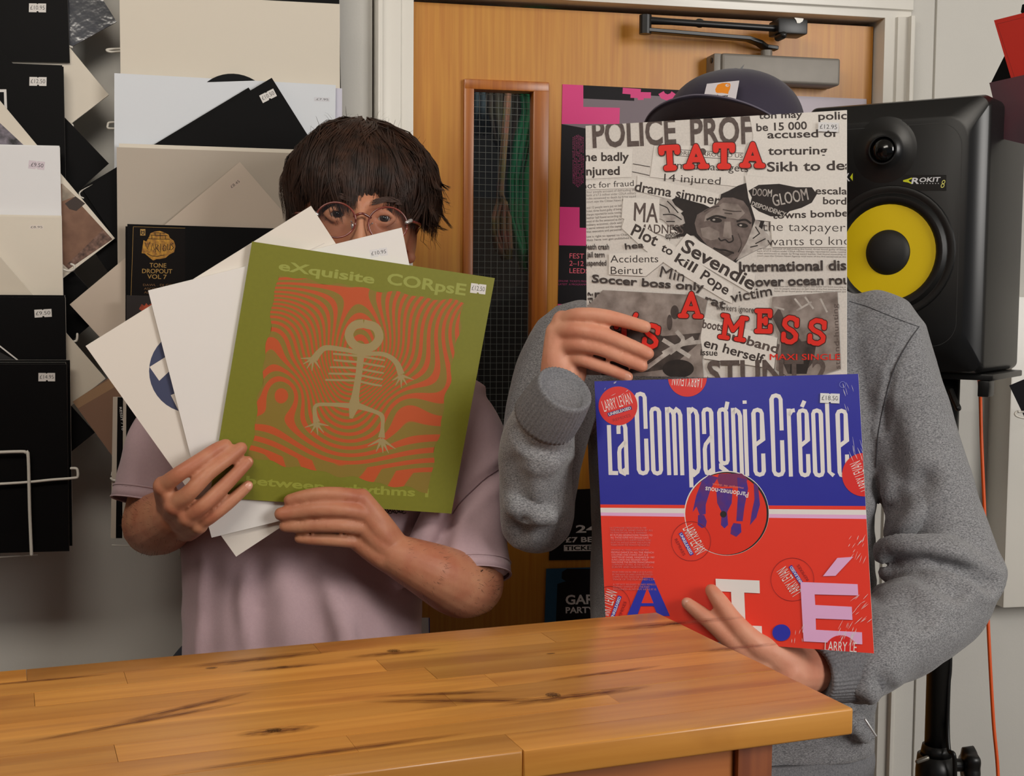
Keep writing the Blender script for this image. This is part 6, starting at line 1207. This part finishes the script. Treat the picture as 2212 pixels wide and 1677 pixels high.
roll([(1905, 1288, 1.665), (1960, 1276, 1.628), (2020, 1300, 1.622), (2070, 1340, 1.645)], [.012, .016, .017, .010])
roll([(1890, 1330, 1.63), (1940, 1330, 1.590), (1990, 1362, 1.598)], [.010, .014, .008])
roll([(1950, 1010, 1.725), (1968, 1070, 1.705), (1950, 1120, 1.70), (1930, 1150, 1.715)], [.012, .022, .022, .012])
roll([(1925, 960, 1.735), (1932, 1030, 1.715), (1925, 1100, 1.715)], [.010, .018, .010])
roll([(1105, 960, 1.60), (1135, 995, 1.578), (1185, 1000, 1.575), (1225, 985, 1.60)], [.008, .011, .011, .008])
roll([(1100, 1050, 1.62), (1130, 1100, 1.60), (1190, 1115, 1.60)], [.010, .014, .008])
roll([(1795, 1580, 1.68), (1840, 1560, 1.678), (1872, 1590, 1.69)], [.010, .014, .010])
remesh('sweatshirt', sw_, M_swt, man2, .0046, 3, folds(CR2, .009, 8, 7.7))
def cuff(a, b, r0, r1, n=44, w_=None):
    """ribbed tube between two points"""
    a, b = Vector(a), Vector(b); ax = (b-a).normalized(); u = ax.cross(Vector((0, .3, 1))).normalized(); v = ax.cross(u); rings = []; N = n*4
    for t in (0, .03, .1, .3, .5, .7, .9, .97, 1):
        r = r0+(r1-r0)*t+.0015*math.sin(math.pi*t); r -= .003 if t in (0, 1) else 0
        rings.append([tuple(a+(b-a)*t+(u*math.cos(2*math.pi*i/N)+v*math.sin(2*math.pi*i/N))*(r+(.0005 if i % 4 < 2 else -.0003))) for i in range(N)])
    rings.append([tuple(b+(u*math.cos(2*math.pi*i/N)+v*math.sin(2*math.pi*i/N))*(r1-.007)-ax*.01) for i in range(N)]); V, F = loft(rings); return meshobj('cuff', V, F, M_rib, man2, smooth=True)
cuff(P(1176, 908, 1.575), P(1222, 838, 1.537), .0405, .0345); cuff(P(1866, 1438, 1.545), P(1758, 1458, 1.508), .0400, .0330)
V, F = loft([[tuple(Vector(p)) for p in ring_] for ring_ in (lambda c0, c1: [[tuple(c+Vector((math.cos(-YW), math.sin(-YW), 0))*(.197+dr+(.0006 if i % 4 < 2 else 0))*math.cos(2*math.pi*i/320)+Vector((math.sin(YW), math.cos(YW), 0))*(.124+dr)*math.sin(2*math.pi*i/320)) for i in range(320)] for c, dr in ((c0, -.004), (c0, .0), ((c0+c1)/2, .003), (c1, .0), (c1, -.02))])(P(1572, 1592, 1.785), P(1572, 1665, 1.785))]); meshobj('waistband', V, F, M_rib, man2, smooth=True)
V, F = tube([P(1869, 1555, 1.645), P(1892, 1590, 1.645)], .0014, 8, 1); meshobj('drawstring_tip', V, F, mat('pale_metal', (214, 214, 214), .3, metal=.4), man2, smooth=True)
legs(man2, 1580, 1.785, .84, mat('grey_jogger', (118, 119, 122), .9, noise_amt=.3, noise_scale=400), mat('black_trainer', (22, 22, 24), .6), .10)

# fine dark hair on the forearms of the man on the left
def arm_hair(path, radii, n, par, seed):
    r_ = random.Random(seed); out = []; path = [Vector(p) for p in path]
    for _ in range(n):
        t = r_.uniform(0, len(path)-1.001); i = int(t); f = t-i; c = path[i].lerp(path[i+1], f); r = radii[i]*(1-f)+radii[i+1]*f; ax = (path[i+1]-path[i]).normalized()
        tc = (Vector(CAM)-c).normalized(); tc = (tc-ax*tc.dot(ax)).normalized(); sd = ax.cross(tc); a = r_.uniform(-1.3, 1.3); nr = (tc*math.cos(a)+sd*math.sin(a)).normalized(); p = c+nr*(r-.0012)
        d = (ax*r_.uniform(.5, 1)+sd*r_.uniform(-.6, .6)+nr*.25).normalized()*r_.uniform(.005, .011); out.append(([p, p+d*.5+nr*.0008, p+d], [nr]*3, .00028))
    o = strands('arm_hair', out, M_brow, par); o['kind'] = 'stuff'; return o
arm_hair([wrL, P(935, 1236, 1.64), P(990, 1262, 1.675), elL], [.0265, .037, .043, .043], 420, man1, 1)
arm_hair([wrR, P(352, 1128, 1.69), elR], [.030, .041, .043], 260, man1, 2)

from mathutils.bvhtree import BVHTree
def surf_line(name, ob, pts, m, par, r=.0007, lift=.0004):
    """a stitched seam laid on the cloth where the sight line meets it"""
    mw = wm(ob); vs = [mw @ v.co for v in ob.data.vertices]; bv = BVHTree.FromPolygons(vs, [tuple(p.vertices) for p in ob.data.polygons]); out = []
    q = catmull([(x, y) for x, y in pts], 8)
    for x, y in q:
        d = Vector(ray(x, y)).normalized(); h_ = bv.ray_cast(Vector(CAM), d)
        if h_[0] is not None: out.append(h_[0]+h_[1]*lift)
    if len(out) > 3: V, F = tube(out, r, 6, 1); return meshobj(name, V, F, m, par, smooth=True)
swo = [o for o in man2.children if o.name.startswith('sweatshirt')] if man2.children else []
if not swo: swo = [o for o in bpy.data.objects if o.name.startswith('sweatshirt')]
teo = [o for o in bpy.data.objects if o.name.startswith('t_shirt')]
M_seam = mat('grey_seam', (72, 72, 76), .9); M_seam2 = mat('mauve_seam', (128, 102, 110), .9)
surf_line('seam', swo[0], [(1985, 706), (1962, 740), (1935, 790), (1915, 850), (1898, 930), (1892, 1010)], M_seam, man2)
surf_line('seam', swo[0], [(1835, 652), (1870, 662), (1910, 678), (1950, 694), (1984, 706)], M_seam, man2, .0005)
surf_line('seam', teo[0], [(1083, 1010), (1050, 1032), (1020, 1060), (995, 1085), (978, 1110)], M_seam2, man1)
